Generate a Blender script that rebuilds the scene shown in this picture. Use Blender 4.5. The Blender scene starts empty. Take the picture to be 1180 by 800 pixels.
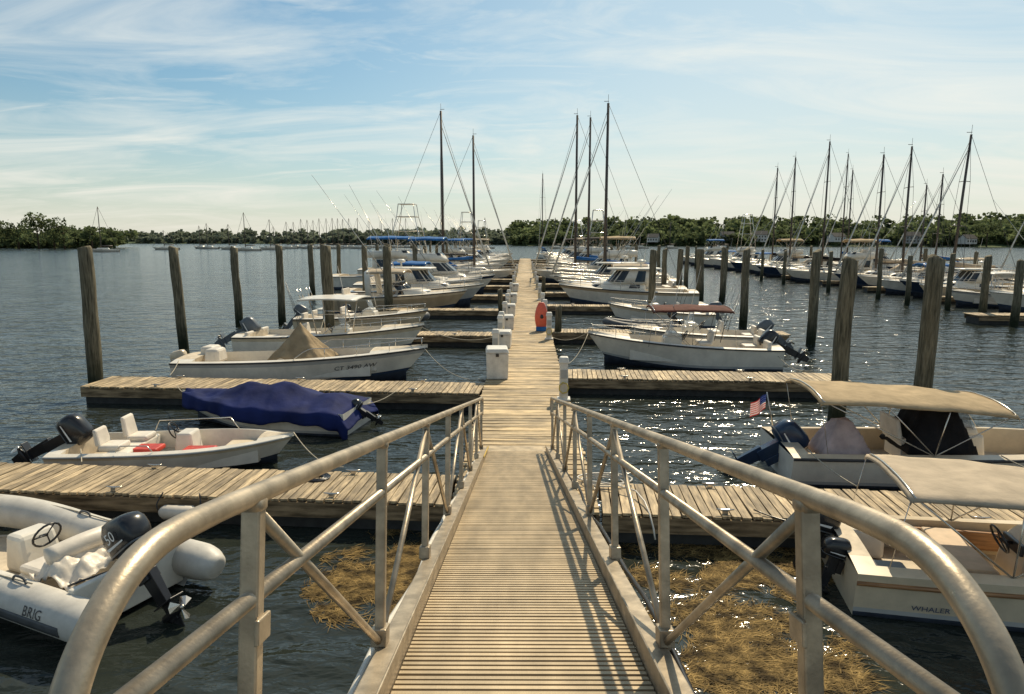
import bpy, math, random
from mathutils import Vector, Matrix, noise
random.seed(7)
scene = bpy.context.scene
COL = scene.collection
R = math.radians

# ------------------------------------------------------------------ materials
_M = {}
def mat(name, color, rough=.5, metal=0.0, var=.12, scale=6.0, bump=0.0, bscale=40.0, island=0.0,
        color2=None, stretch=(1, 1, 1), lo=.35, hi=.65, alpha=None, detail=5, transl=0, stain=0, sscale=.9):
    if name in _M: return _M[name]
    m = bpy.data.materials.new(name); m.use_nodes = True
    nt = m.node_tree; N = nt.nodes; Lk = nt.links
    b = N['Principled BSDF']
    b.inputs['Roughness'].default_value = rough; b.inputs['Metallic'].default_value = metal
    if rough >= .75: b.inputs['Specular IOR Level'].default_value = .15
    tc = N.new('ShaderNodeTexCoord'); mp = N.new('ShaderNodeMapping'); mp.inputs['Scale'].default_value = stretch
    Lk.new(tc.outputs['Object'], mp.inputs['Vector'])
    nz = N.new('ShaderNodeTexNoise'); nz.inputs['Scale'].default_value = scale; nz.inputs['Detail'].default_value = detail
    Lk.new(mp.outputs[0], nz.inputs['Vector'])
    rp = N.new('ShaderNodeValToRGB')
    c1 = tuple(max(0, c*(1-var)) for c in color)+(1,)
    c2 = tuple(min(1, c*(1+var)) for c in (color2 or color))+(1,)
    rp.color_ramp.elements[0].position = lo; rp.color_ramp.elements[1].position = hi
    rp.color_ramp.elements[0].color = c1; rp.color_ramp.elements[1].color = c2
    Lk.new(nz.outputs['Fac'], rp.inputs['Fac'])
    out = rp.outputs['Color']
    if island > 0:
        g = N.new('ShaderNodeNewGeometry'); mr = N.new('ShaderNodeMapRange')
        mr.inputs['To Min'].default_value = 1-island; mr.inputs['To Max'].default_value = 1+island
        Lk.new(g.outputs['Random Per Island'], mr.inputs['Value'])
        h = N.new('ShaderNodeHueSaturation'); Lk.new(mr.outputs[0], h.inputs['Value']); Lk.new(out, h.inputs['Color'])
        out = h.outputs['Color']
    if stain > 0:
        n3 = N.new('ShaderNodeTexNoise'); n3.inputs['Scale'].default_value = sscale; n3.inputs['Detail'].default_value = 6; n3.inputs['Roughness'].default_value = .7
        Lk.new(tc.outputs['Object'], n3.inputs['Vector'])
        mr = N.new('ShaderNodeMapRange'); mr.inputs['From Min'].default_value = .35; mr.inputs['From Max'].default_value = .6; mr.inputs['To Min'].default_value = 1-stain
        Lk.new(n3.outputs['Fac'], mr.inputs['Value'])
        h = N.new('ShaderNodeHueSaturation'); Lk.new(mr.outputs[0], h.inputs['Value']); Lk.new(out, h.inputs['Color']); out = h.outputs['Color']
    Lk.new(out, b.inputs['Base Color'])
    if bump > 0:
        n2 = N.new('ShaderNodeTexNoise'); n2.inputs['Scale'].default_value = bscale; n2.inputs['Detail'].default_value = 4
        Lk.new(mp.outputs[0], n2.inputs['Vector'])
        bp = N.new('ShaderNodeBump'); bp.inputs['Strength'].default_value = 1; bp.inputs['Distance'].default_value = bump
        Lk.new(n2.outputs['Fac'], bp.inputs['Height']); Lk.new(bp.outputs[0], b.inputs['Normal'])
    if alpha is not None:
        b.inputs['Alpha'].default_value = alpha
    if transl:
        t = N.new('ShaderNodeBsdfTranslucent'); Lk.new(out, t.inputs['Color'])
        ms = N.new('ShaderNodeMixShader'); ms.inputs[0].default_value = transl
        Lk.new(b.outputs[0], ms.inputs[1]); Lk.new(t.outputs[0], ms.inputs[2]); Lk.new(ms.outputs[0], N['Material Output'].inputs['Surface'])
    _M[name] = m
    return m

GEL = mat('white_gelcoat', (.76, .71, .61), .3, var=.08, scale=2, stain=.14, sscale=2.5)
GELC = mat('cream_gelcoat', (.66, .55, .39), .3, var=.1, scale=2, stain=.15, sscale=2.5)
GELT = mat('tan_gelcoat', (.44, .34, .22), .3, var=.1, scale=2)
GELG = mat('grey_gelcoat', (.42, .42, .40), .3, var=.1, scale=2)
GELN = mat('navy_gelcoat', (.02, .035, .07), .2, var=.1, scale=2)
NONSKID = mat('nonskid_deck', (.60, .51, .38), .7, var=.14, scale=5, bump=.002, bscale=160, stain=.2, sscale=3)
BOTTOM = mat('bottom_paint', (.03, .04, .06), .7, var=.3, scale=5)
STRIPE = mat('dark_stripe', (.03, .05, .09), .35)
BLACK = mat('black_plastic', (.018, .018, .02), .3, var=.2)
COWLB = mat('cowling_black', (.02, .021, .024), .22, var=.15)
COWLN = mat('cowling_blue_black', (.015, .035, .075), .22, var=.15)
COWLG = mat('cowling_grey', (.10, .115, .13), .3, var=.12)
RUBBER = mat('rub_rail_rubber', (.04, .04, .042), .6)
TEAK = mat('teak_trim', (.30, .15, .06), .45, var=.35, scale=10, stretch=(.3, 4, 4))
STEEL = mat('stainless_tube', (.62, .58, .52), .22, metal=.9, var=.08)
ALU = mat('weathered_aluminium', (.45, .37, .265), .4, metal=.55, var=.25, scale=9, bump=.0008, bscale=90, stain=.32, sscale=4)
ALUD = mat('deck_aluminium', (.49, .385, .245), .5, metal=.25, var=.14, scale=1.6, bump=.001, bscale=70, island=.14, stretch=(4, .7, 1), stain=.25, sscale=1.6)
MASTA = mat('mast_aluminium', (.09, .075, .065), .5, metal=.2, var=.15)
GLASS = mat('tinted_window', (.015, .02, .025), .08, var=.2)
CLEAR = mat('clear_plexi', (.5, .55, .58), .1, var=.05, alpha=.35)
VINYL = mat('white_vinyl', (.67, .61, .52), .45, var=.1, scale=4, bump=.003, bscale=12)
VINYLP = mat('pinkish_cover', (.46, .37, .36), .8, var=.2, scale=4, bump=.03, bscale=7)
TANC = mat('tan_canvas', (.58, .45, .28), .85, var=.12, scale=3, bump=.02, bscale=6, transl=.25, stain=.2)
TANP = mat('khaki_cover', (.30, .225, .135), .85, var=.2, scale=3, bump=.03, bscale=6)
CREAMC = mat('cream_canvas', (.62, .52, .39), .85, var=.1, scale=3, bump=.02, bscale=5, transl=.25, stain=.2)
NAVYC = mat('navy_canvas', (.010, .018, .085), .8, var=.25, scale=1.6, bump=.02, bscale=4, detail=2)
BLUEC = mat('blue_canvas', (.03, .13, .34), .75, var=.2, scale=3, bump=.02, bscale=6)
BLACKC = mat('black_canvas', (.015, .015, .017), .8, var=.3, scale=3, bump=.03, bscale=6)
BROWNC = mat('brown_canvas', (.10, .035, .025), .85, var=.25, scale=3, bump=.03, bscale=6)
REDV = mat('red_cushion', (.5, .045, .025), .5, var=.2)
REDO = mat('orange_red_plastic', (.72, .12, .06), .4, var=.1)
ROPE = mat('rope', (.46, .41, .32), .9, var=.3, scale=60)
HYPALON = mat('grey_hypalon', (.57, .54, .48), .5, var=.08, scale=3, bump=.004, bscale=10, stain=.2, sscale=2)
HYPD = mat('dark_hypalon', (.07, .075, .08), .6, var=.2)
WARGS = dict(var=.48, scale=2.2, bump=.006, bscale=14, island=.32, lo=.28, hi=.72, detail=8, stain=.42, sscale=1.1)
WOODX = mat('weathered_planks_walkway', (.38, .275, .15), .66, stretch=(1.0, 9, 1), color2=(.52, .385, .205), **WARGS)
WOODY = mat('weathered_planks_finger', (.31, .23, .135), .72, stretch=(9, 1.0, 1), color2=(.46, .35, .205), **WARGS)
WOODS = mat('dock_fascia_timber', (.17, .12, .07), .8, var=.4, color2=(.30, .215, .125), scale=3, bump=.006, bscale=25, stretch=(.5, 1, 4), stain=.4)
FLOAT = mat('black_dock_float', (.03, .03, .028), .7, var=.3)
PEDW = mat('white_pedestal_plastic', (.72, .68, .60), .4, var=.08, stain=.2, sscale=4)
WHITEL = mat('white_lettering', (.8, .8, .78), .5)
BLACKL = mat('black_lettering', (.03, .03, .035), .5)
BLUEL = mat('blue_lettering', (.04, .06, .12), .5)
SAILC = mat('sail_cloth', (.62, .6, .54), .8)

def piling_material():
    m = bpy.data.materials.new('piling_wood'); m.use_nodes = True
    nt = m.node_tree; N = nt.nodes; Lk = nt.links; b = N['Principled BSDF']; b.inputs['Roughness'].default_value = .9; b.inputs['Specular IOR Level'].default_value = .2
    tc = N.new('ShaderNodeTexCoord'); mp = N.new('ShaderNodeMapping'); mp.inputs['Scale'].default_value = (14, 14, 1.1)
    Lk.new(tc.outputs['Object'], mp.inputs['Vector'])
    nz = N.new('ShaderNodeTexNoise'); nz.inputs['Scale'].default_value = 1.5; nz.inputs['Detail'].default_value = 8; nz.inputs['Roughness'].default_value = .7
    Lk.new(mp.outputs[0], nz.inputs['Vector'])
    rp = N.new('ShaderNodeValToRGB'); rp.color_ramp.elements[0].color = (.045, .042, .028, 1); rp.color_ramp.elements[1].color = (.27, .235, .16, 1)
    rp.color_ramp.elements[0].position = .35; rp.color_ramp.elements[1].position = .68
    Lk.new(nz.outputs['Fac'], rp.inputs['Fac'])
    sp = N.new('ShaderNodeSeparateXYZ'); Lk.new(tc.outputs['Object'], sp.inputs[0])
    n3 = N.new('ShaderNodeTexNoise'); n3.inputs['Scale'].default_value = 5; Lk.new(tc.outputs['Object'], n3.inputs['Vector'])
    ad = N.new('ShaderNodeMath'); ad.operation = 'MULTIPLY_ADD'; ad.inputs[1].default_value = .8; Lk.new(n3.outputs['Fac'], ad.inputs[0]); Lk.new(sp.outputs['Z'], ad.inputs[2])
    mr = N.new('ShaderNodeMapRange'); mr.inputs['From Min'].default_value = .7; mr.inputs['From Max'].default_value = 2.0
    Lk.new(ad.outputs[0], mr.inputs['Value'])
    mx = N.new('ShaderNodeMix'); mx.data_type = 'RGBA'; mx.inputs['A'].default_value = (.018, .024, .012, 1)
    Lk.new(mr.outputs[0], mx.inputs['Factor']); Lk.new(rp.outputs[0], mx.inputs['B']); Lk.new(mx.outputs['Result'], b.inputs['Base Color'])
    bp = N.new('ShaderNodeBump'); bp.inputs['Distance'].default_value = .03; Lk.new(nz.outputs['Fac'], bp.inputs['Height']); Lk.new(bp.outputs[0], b.inputs['Normal'])
    return m
PILE = piling_material()

# ------------------------------------------------------------------ mesh builder
def catmull(pts, sub=6):
    P = [Vector(p) for p in pts]; out = []
    for i in range(len(P)-1):
        p0 = P[max(i-1, 0)]; p1 = P[i]; p2 = P[i+1]; p3 = P[min(i+2, len(P)-1)]
        for k in range(sub):
            t = k/sub
            out.append(.5*((2*p1)+(-p0+p2)*t+(2*p0-5*p1+4*p2-p3)*t*t+(-p0+3*p1-3*p2+p3)*t**3))
    out.append(P[-1]); return out

class MB:
    def __init__(s): s.v = []; s.f = []; s.m = []; s.s = []
    def add(s, vs, fs, mi=0, sm=False):
        o = len(s.v); s.v += [tuple(v) for v in vs]
        for k, f in enumerate(fs):
            s.f.append(tuple(i+o for i in f)); s.m.append(mi if isinstance(mi, int) else mi[k]); s.s.append(sm)
        return s
    def box(s, c, d, mi=0, rot=None, top=(1, 1), shift=(0, 0)):
        x, y, z = d[0]/2, d[1]/2, d[2]/2
        vs = [Vector((a*x*(top[0] if e > 0 else 1)+(shift[0] if e > 0 else 0), b*y*(top[1] if e > 0 else 1)+(shift[1] if e > 0 else 0), e*z)) for e in (-1, 1) for b in (-1, 1) for a in (-1, 1)]
        if rot is not None: vs = [rot @ v for v in vs]
        c = Vector(c); vs = [v+c for v in vs]
        return s.add(vs, [(0, 2, 3, 1), (4, 5, 7, 6), (0, 1, 5, 4), (2, 6, 7, 3), (0, 4, 6, 2), (1, 3, 7, 5)], mi)
    def tube(s, path, r, n=8, mi=0, caps=True, sm=True):
        P = [Vector(p) for p in path]; k = len(P)
        rs = r if isinstance(r, (list, tuple)) else [r]*k
        T = []
        for i in range(k):
            d = P[min(i+1, k-1)]-P[max(i-1, 0)]
            T.append(d.normalized() if d.length > 1e-9 else Vector((0, 0, 1)))
        up = Vector((0, 0, 1)) if abs(T[0].z) < .9 else Vector((1, 0, 0))
        nrm = (up-T[0]*up.dot(T[0])).normalized(); vs = []
        for i in range(k):
            nrm = (nrm-T[i]*nrm.dot(T[i]))
            nrm = nrm.normalized() if nrm.length > 1e-6 else T[i].orthogonal().normalized()
            bi = T[i].cross(nrm)
            for j in range(n):
                a = 2*math.pi*j/n
                vs.append(P[i]+(nrm*math.cos(a)+bi*math.sin(a))*rs[i])
        fs = []
        for i in range(k-1):
            for j in range(n):
                a = i*n+j; b = i*n+(j+1) % n; fs.append((a, b, b+n, a+n))
        if caps: fs.append(tuple(range(n))[::-1]); fs.append(tuple(range((k-1)*n, k*n)))
        return s.add(vs, fs, mi, sm)
    def cyl(s, a, b, r, r2=None, n=8, mi=0): return s.tube([a, b], [r, r if r2 is None else r2], n, mi)
    def loft(s, rings, mi=0, caps=True, sm=True):
        n = len(rings[0]); vs = [p for rg in rings for p in rg]; fs = []
        for i in range(len(rings)-1):
            for j in range(n):
                a = i*n+j; b = i*n+(j+1) % n; fs.append((a, b, b+n, a+n))
        if caps: fs.append(tuple(range(n))[::-1]); fs.append(tuple(range((len(rings)-1)*n, len(rings)*n)))
        return s.add(vs, fs, mi, sm)
    def grid(s, rows, mi=0, sm=True, mcol=None):
        n = len(rows[0]); vs = [p for rg in rows for p in rg]; fs = []; ms = []
        for i in range(len(rows)-1):
            for j in range(n-1):
                a = i*n+j; fs.append((a, a+1, a+n+1, a+n)); ms.append(mcol[j] if mcol else mi)
        return s.add(vs, fs, ms, sm)

def mkobj(name, mb, mats, parent=None, loc=None, rot=None, bevel=0, solid=0, label=None, kind=None):
    me = bpy.data.meshes.new(name); me.from_pydata(mb.v, [], mb.f)
    if not isinstance(mats, (list, tuple)): mats = [mats]
    for m in mats: me.materials.append(m)
    me.polygons.foreach_set('material_index', mb.m); me.polygons.foreach_set('use_smooth', mb.s)
    me.update(); me.validate()
    o = bpy.data.objects.new(name, me); COL.objects.link(o)
    if parent: o.parent = parent
    if loc is not None: o.location = loc
    if rot is not None: o.rotation_euler = rot
    if solid:
        k = o.modifiers.new('s', 'SOLIDIFY'); k.thickness = solid; k.offset = 0
    if bevel:
        k = o.modifiers.new('b', 'BEVEL'); k.width = bevel; k.segments = 2; k.limit_method = 'ANGLE'; k.angle_limit = R(40)
    if label: o['label'] = label
    if kind: o['kind'] = kind
    return o

def thing(name, label, cat, loc, rz=0, group=None, rot=None):
    e = bpy.data.objects.new(name, None); COL.objects.link(e); e.empty_display_size = .3
    e.location = loc; e.rotation_euler = rot if rot else (0, 0, R(rz))
    e['label'] = label; e['category'] = cat
    if group: e['group'] = group
    return e
def tag(o, label, cat, group=None):
    o['label'] = label; o['category'] = cat
    if group: o['group'] = group
    return o

def text_mesh(txt, size):
    cu = bpy.data.curves.new('t', 'FONT'); cu.body = txt; cu.size = size; cu.resolution_u = 3
    o = bpy.data.objects.new('t', cu); COL.objects.link(o)
    dg = bpy.context.evaluated_depsgraph_get(); me = bpy.data.meshes.new_from_object(o.evaluated_get(dg))
    vs = [v.co.copy() for v in me.vertices]; fs = [tuple(p.vertices) for p in me.polygons]
    bpy.data.objects.remove(o); bpy.data.meshes.remove(me)
    return vs, fs
def lettering(root, txt, size, fn, m, name='lettering'):
    vs, fs = text_mesh(txt, size)
    mb = MB(); mb.add([fn(v.x, v.y) for v in vs], fs)
    return mkobj(name, mb, m, root)

# ------------------------------------------------------------------ boat library
class Hull:
    def __init__(s, L, B, fs, fb, draft=.3, rake=.5, p=2.3, st=.4, stern=.9, flare=.35):
        s.L, s.B, s.fs, s.fb, s.draft, s.rake, s.p, s.st, s.stern, s.flare = L, B, fs, fb, draft, rake, p, st, stern, flare
    def t(s, q): return max(0, (q-s.st)/(1-s.st))
    def hb(s, q): return s.B/2*(s.stern+(1-s.stern)*math.sin(math.pi/2*min(q/.5, 1)))*(1-s.t(q)**s.p)
    def zs(s, q): return s.fs+(s.fb-s.fs)*q**1.7
    def x(s, q, f): return -s.L/2+s.L*q-s.rake*s.t(q)**1.6*(1-f)
    def side(s, q, f, sg=1, off=0):
        t = s.t(q); hb = s.hb(q); hc = hb*(.9-s.flare*t); zc = .0+.28*s.fb*t*t
        w = hc+(hb-hc)*f**1.2
        return Vector((s.x(q, f), sg*(w+off), zc+(s.zs(q)-zc)*f))
    def keel(s, q): return Vector((s.x(q, 0), 0, -s.draft*(1-s.t(q)**3)+.0*s.fb))
    def build(s, root, mats, name='hull', n=22, label=None):
        fr = [0, .1, .2, .5, .8, 1]; mb = MB(); rows = []
        for i in range(n+1):
            q = (i/n)**.85
            r = [s.side(q, f, 1) for f in fr[::-1]]+[s.keel(q)]+[s.side(q, f, -1) for f in fr]
            rows.append(r)
        mc = [3, 0, 0, 2, 1, 1, 1, 1, 2, 0, 0, 3]
        mb.grid(rows, mcol=mc)
        mb.add(rows[0], [tuple(range(len(rows[0])))], 0)
        return mkobj(name, mb, mats, root, label=label)
    def deck(s, root, mats, floor, q0, q1, cap=.14, crown=.08, n=26, name='deck'):
        mb = MB(); rows = []
        qs = sorted(set([round((i/n), 4) for i in range(n+1)]+[q0, q1]))
        def prof(q, ck):
            hb = s.hb(q); z = s.zs(q); w = max(hb-cap, hb*.35); x = s.x(q, 1)
            if ck: h = [(hb, z), (w, z+.03), (w-.02, floor), (w*.5, floor), (0, floor)]
            else: h = [(hb, z), (w, z+.03), (w*.75, z+.03+crown*.5), (w*.4, z+.03+crown*.85), (0, z+.03+crown)]
            return [Vector((x, y, zz)) for y, zz in h]+[Vector((x, -y, zz)) for y, zz in h[-2::-1]]
        for q in qs:
            if q == q0: rows.append(prof(q, False)); rows.append(prof(q, True))
            elif q == q1: rows.append(prof(q, True)); rows.append(prof(q, False))
            else: rows.append(prof(q, q0 < q < q1))
        mb.grid(rows, mcol=[0, 0, 1, 1, 1, 1, 0, 0], sm=False)
        return mkobj(name, mb, mats, root)
    def rub(s, root, m, r=.03, name='rub_rail', f=.97):
        pts = [s.side(i/20, f, 1, .01) for i in range(21)]+[s.side(i/20, f, -1, .01) for i in range(19, -1, -1)]
        mb = MB(); mb.tube(pts, r, 6); return mkobj(name, mb, m, root)
    def bowrail(s, root, q0=.45, q1=.985, h=.45, inset=.08, m=None, r=.013, name='bow_rail', mid=False):
        mb = MB()
        def pt(q, sg, hh):
            return Vector((s.x(q, 1)-.03, sg*max(s.hb(q)-inset, .02), s.zs(q)+.03+hh))
        k = 8; qs = [q0+(q1-q0)*i/k for i in range(k+1)]
        for hh in ([h] if not mid else [h, h*.5]):
            L = [pt(qs[0], 1, 0 if hh == h else hh*.9)]+[pt(q, 1, hh) for q in qs[1:]]
            Rr = [pt(q, -1, hh) for q in qs[:0:-1]]+[pt(qs[0], -1, 0 if hh == h else hh*.9)]
            mb.tube(catmull(L+Rr, 3), r, 6)
        for q in qs[2::2]:
            for sg in (1, -1): mb.cyl(pt(q, sg, 0), pt(q, sg, h), r*.9, n=5)
        return mkobj(name, mb, m or STEEL, root)

def sring(cx, cy, z, a, b, e=.5, n=16, tilt=0):
    o = []
    for i in range(n):
        t = 2*math.pi*i/n; c, s_ = math.cos(t), math.sin(t)
        x = a*math.copysign(abs(c)**e, c); y = b*math.copysign(abs(s_)**e, s_)
        o.append(Vector((cx+x, cy+y, z+tilt*x)))
    return o

def outboard(root, x, y, z, sc=1.0, m=None, tilt=0, text=None, label=None):
    m = m or COWLB
    base = MB()
    base.box((-.1, 0, -.02), (.14, .26, .34)); base.box((-.26, 0, .0), (.22, .2, .5))
    base.box((-.30, 0, -.38), (.2, .09, .5), top=(1.2, 1.4)); base.box((-.36, 0, -.62), (.42, .2, .02))
    base.box((-.31, 0, -.74), (.17, .05, .26)); base.tube([(-.06, 0, -.78), (-.14, 0, -.78), (-.42, 0, -.78), (-.5, 0, -.78)], [.015, .055, .06, .035], 8)
    base.box((-.32, 0, -.93), (.16, .015, .2), top=(1.5, 1))
    o = mkobj('outboard_motor', base, BLACK if m is COWLB else m, root, loc=(x, y, z), rot=(0, R(tilt), 0), bevel=.012, label=label)
    o.scale = (sc, sc, sc)
    c = MB()
    c.loft([sring(-.3, 0, .2, .24, .15), sring(-.3, 0, .26, .31, .19), sring(-.31, 0, .42, .33, .20, tilt=.05), sring(-.33, 0, .56, .31, .185, tilt=.14),
            sring(-.34, 0, .65, .25, .15, tilt=.2), sring(-.34, 0, .685, .15, .08, tilt=.2)])
    mkobj('cowling', c, m, o)
    st = MB(); st.loft([sring(-.31, 0, .24, .325, .205, n=16), sring(-.31, 0, .262, .328, .208, n=16)], caps=False)
    mkobj('cowling_stripe', st, COWLG, o)
    for s in (1, -1):
        dc = MB(); dc.add([(-.5, s*.212, .33), (-.14, s*.212, .33), (-.12, s*.212, .37), (-.5, s*.212, .35)], [(0, 1, 2, 3)]); mkobj('cowling_decal', dc, WHITEL, o)
    p = MB()
    for i in range(3):
        a = i*2*math.pi/3+.4; d = Vector((0, math.cos(a), math.sin(a))); w = Vector((1, 0, 0)).cross(d)
        c0 = Vector((-.52, 0, -.78)); p.add([c0+d*.03-w*.03+Vector((.03, 0, 0)), c0+d*.03+w*.03-Vector((.03, 0, 0)), c0+d*.15+w*.07-Vector((.03, 0, 0)), c0+d*.17, c0+d*.14-w*.06+Vector((.03, 0, 0))], [(0, 1, 2, 3, 4)])
    p.cyl((-.49, 0, -.78), (-.57, 0, -.78), .03, .02)
    mkobj('propeller', p, STEEL, o, solid=.006)
    if text:
        lettering(o, text, .2, lambda u, v: Vector((-.42+u, -.222, .40+v)), WHITEL)
        lettering(o, text, .2, lambda u, v: Vector((-.20-u, .222, .40+v)), WHITEL)
    return o

def bimini(root, x0, x1, w, ze, zc, gz, m, px=None, nb=3, name='bimini_top', label=None, slope=0, val=.045):
    mb = MB(); nx, ny = 18, 12; rows = []
    def dz(x): return slope*(x-x0)/(x1-x0)
    for i in range(nx+1):
        u = i/nx; x = x0+(x1-x0)*u
        sag = -.04*abs(math.sin(math.pi*u*(nb-1)))
        drop = -.05*((2*u-1)**4)+dz(x)
        r = []
        for j in range(ny+1):
            v = 2*j/ny-1
            r.append(Vector((x, w*v*(1-.02*abs(math.sin(math.pi*u*(nb-1)))), ze+(zc-ze)*(1-abs(v)**2.4)+sag*(1-.5*abs(v))+drop+.014*noise.noise(Vector((x*4, v*4, 1))))))
        r = [r[0]+Vector((0, -.01, -val))]+r+[r[-1]+Vector((0, .01, -val))]
        rows.append(r)
    rows = [[p+Vector((-.02, 0, -val)) for p in rows[0]]]+rows+[[p+Vector((.02, 0, -val)) for p in rows[-1]]]
    mb.grid(rows)
    mkobj(name, mb, m, root, solid=.006, label=label)
    fr = MB(); px = px if px is not None else (x0+x1)/2
    for i in range(nb):
        x = x0+.03+(x1-x0-.06)*i/(nb-1); q = dz(x)
        arch = [(px, -w*.98, gz), (x, -w*.97, ze-.03+q)]+[(x, w*v, ze+(zc-ze)*(1-abs(v)**2.4)-.03+q) for v in (-.9, -.6, -.3, 0, .3, .6, .9)]+[(x, w*.97, ze-.03+q), (px, w*.98, gz)]
        fr.tube(arch, .012, 6)
    for sg in (1, -1):
        fr.cyl((x0, sg*w*.97, ze-.05), (px-(x1-x0)*.55, sg*w*.98, gz), .006, n=4)
        fr.cyl((x1, sg*w*.97, ze-.05+slope), (px+(x1-x0)*.55, sg*w*.98, gz), .006, n=4)
    mkobj('bimini_frame', fr, STEEL, root)

def wheel(root, x, y, z, m=BLACK, r=.18):
    mb = MB(); pts = [(x, y+r*math.cos(a), z+r*math.sin(a)) for a in [i*math.pi/8 for i in range(17)]]
    T = Matrix.Rotation(R(-25), 3, 'Y'); c = Vector((x, y, z)); pts = [c+T@(Vector(p)-c) for p in pts]
    mb.tube(pts, .015, 6)
    for k in (0, 5, 11): mb.cyl(c, pts[k], .01, n=5)
    mb.cyl(c, c+Vector((.15, 0, -.05)), .02)
    mkobj('steering_wheel', mb, m, root)

def seat(root, x, y, z, w=.5, d=.45, m=VINYL, back=.4, name='seat', ped=True):
    mb = MB(); mb.box((x, y, z), (d, w, .12)); mb.box((x-d/2, y, z+back/2+.03), (.1, w, back), top=(.8, .9), shift=(-.06, 0))
    o = mkobj(name, mb, m, root, bevel=.04)
    if ped:
        k = MB(); k.box((x, y, z-.22), (d*.8, w*.85, .34)); mkobj('seat_base', k, GEL, root, bevel=.02)
    return o

def drape(root, fn, nx, ny, m, name, solid=.01, label=None):
    mb = MB(); mb.grid([[fn(i/nx, j/ny) for j in range(ny+1)] for i in range(nx+1)])
    return mkobj(name, mb, m, root, solid=solid, label=label)

def console(root, x, z, w=.75, h=1.0, screen=True, m=GEL):
    mb = MB(); mb.box((x, 0, z+h*.4), (.75, w, h*.8), top=(.8, .9)); mb.box((x-.05, 0, z+h*.87), (.55, w*.88, .16), top=(.6, .95), shift=(.06, 0))
    mkobj('console', mb, m, root, bevel=.05)
    db = MB(); db.box((x-.33, 0, z+h*.74), (.05, w*.7, h*.2), top=(1, .95), shift=(.02, 0)); mkobj('dashboard', db, BLACK, root, bevel=.01)
    if screen:
        k = MB(); k.grid([[Vector((x+.2-.12*abs(v)-.25*u*.6, v*w*.45, z+h*.92+u*.42)) for v in (-1, -.5, 0, .5, 1)] for u in (0, .5, 1)])
        mkobj('windshield', k, CLEAR, root, solid=.006)
    wheel(root, x-.48, 0, z+h*.82)

def ttop(root, x0, x1, w, zt, zf, m, curve=.06):
    mb = MB(); rows = []
    for i in range(9):
        u = i/8; rows.append([Vector((x0+(x1-x0)*u, w*v, zt+curve*(1-v*v)-.05*(2*u-1)**2)) for v in (-1, -.9, -.5, 0, .5, .9, 1)])
    mb.grid(rows); mkobj('hard_top', mb, m, root, solid=.05)
    fr = MB()
    for sg in (1, -1):
        for (a, b) in ((x0+.35, x0+.55), (x1-.45, x1-.65)):
            fr.cyl((a, sg*w*.7, zt+.01), (b, sg*.42, zf), .022)
        fr.cyl((x0+.45, sg*w*.55, (zt+zf)/2+.3), (x1-.55, sg*w*.55, (zt+zf)/2+.3), .016)
    fr.cyl((x0+.35, -w*.7, zt), (x0+.35, w*.7, zt), .02); fr.cyl((x1-.45, -w*.7, zt), (x1-.45, w*.7, zt), .02)
    for k in (-2, -1, 1, 2): fr.cyl((x0, k*w*.3, zt-.05), (x0-.15, k*w*.3, zt+.35), .02, n=6)
    mkobj('top_frame', fr, STEEL, root)

def antenna(root, x, y, z, h, lean=.15, r=.011):
    mb = MB(); mb.tube([(x, y, z), (x-h*lean, y, z+h)], [r*1.5, r*.6], 5); mkobj('antenna', mb, PEDW, root)
def outriggers(root, x, y, z, l):
    for sg in (1, -1):
        og = MB(); og.tube([(x, sg*y, z), (x-l*.5, sg*(y+l*.28), z+l*.8)], [.028, .01], 5); mkobj('outrigger', og, STEEL, root)
def radome(root, x, z):
    a = MB(); a.loft([sring(x, 0, z, .2, .2, 1, 14), sring(x, 0, z+.05, .3, .3, 1, 14), sring(x, 0, z+.16, .28, .28, 1, 14), sring(x, 0, z+.22, .15, .15, 1, 14)]); a.cyl((x, 0, z-.3), (x, 0, z), .06)
    mkobj('radar_dome', a, GEL, root)

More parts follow.
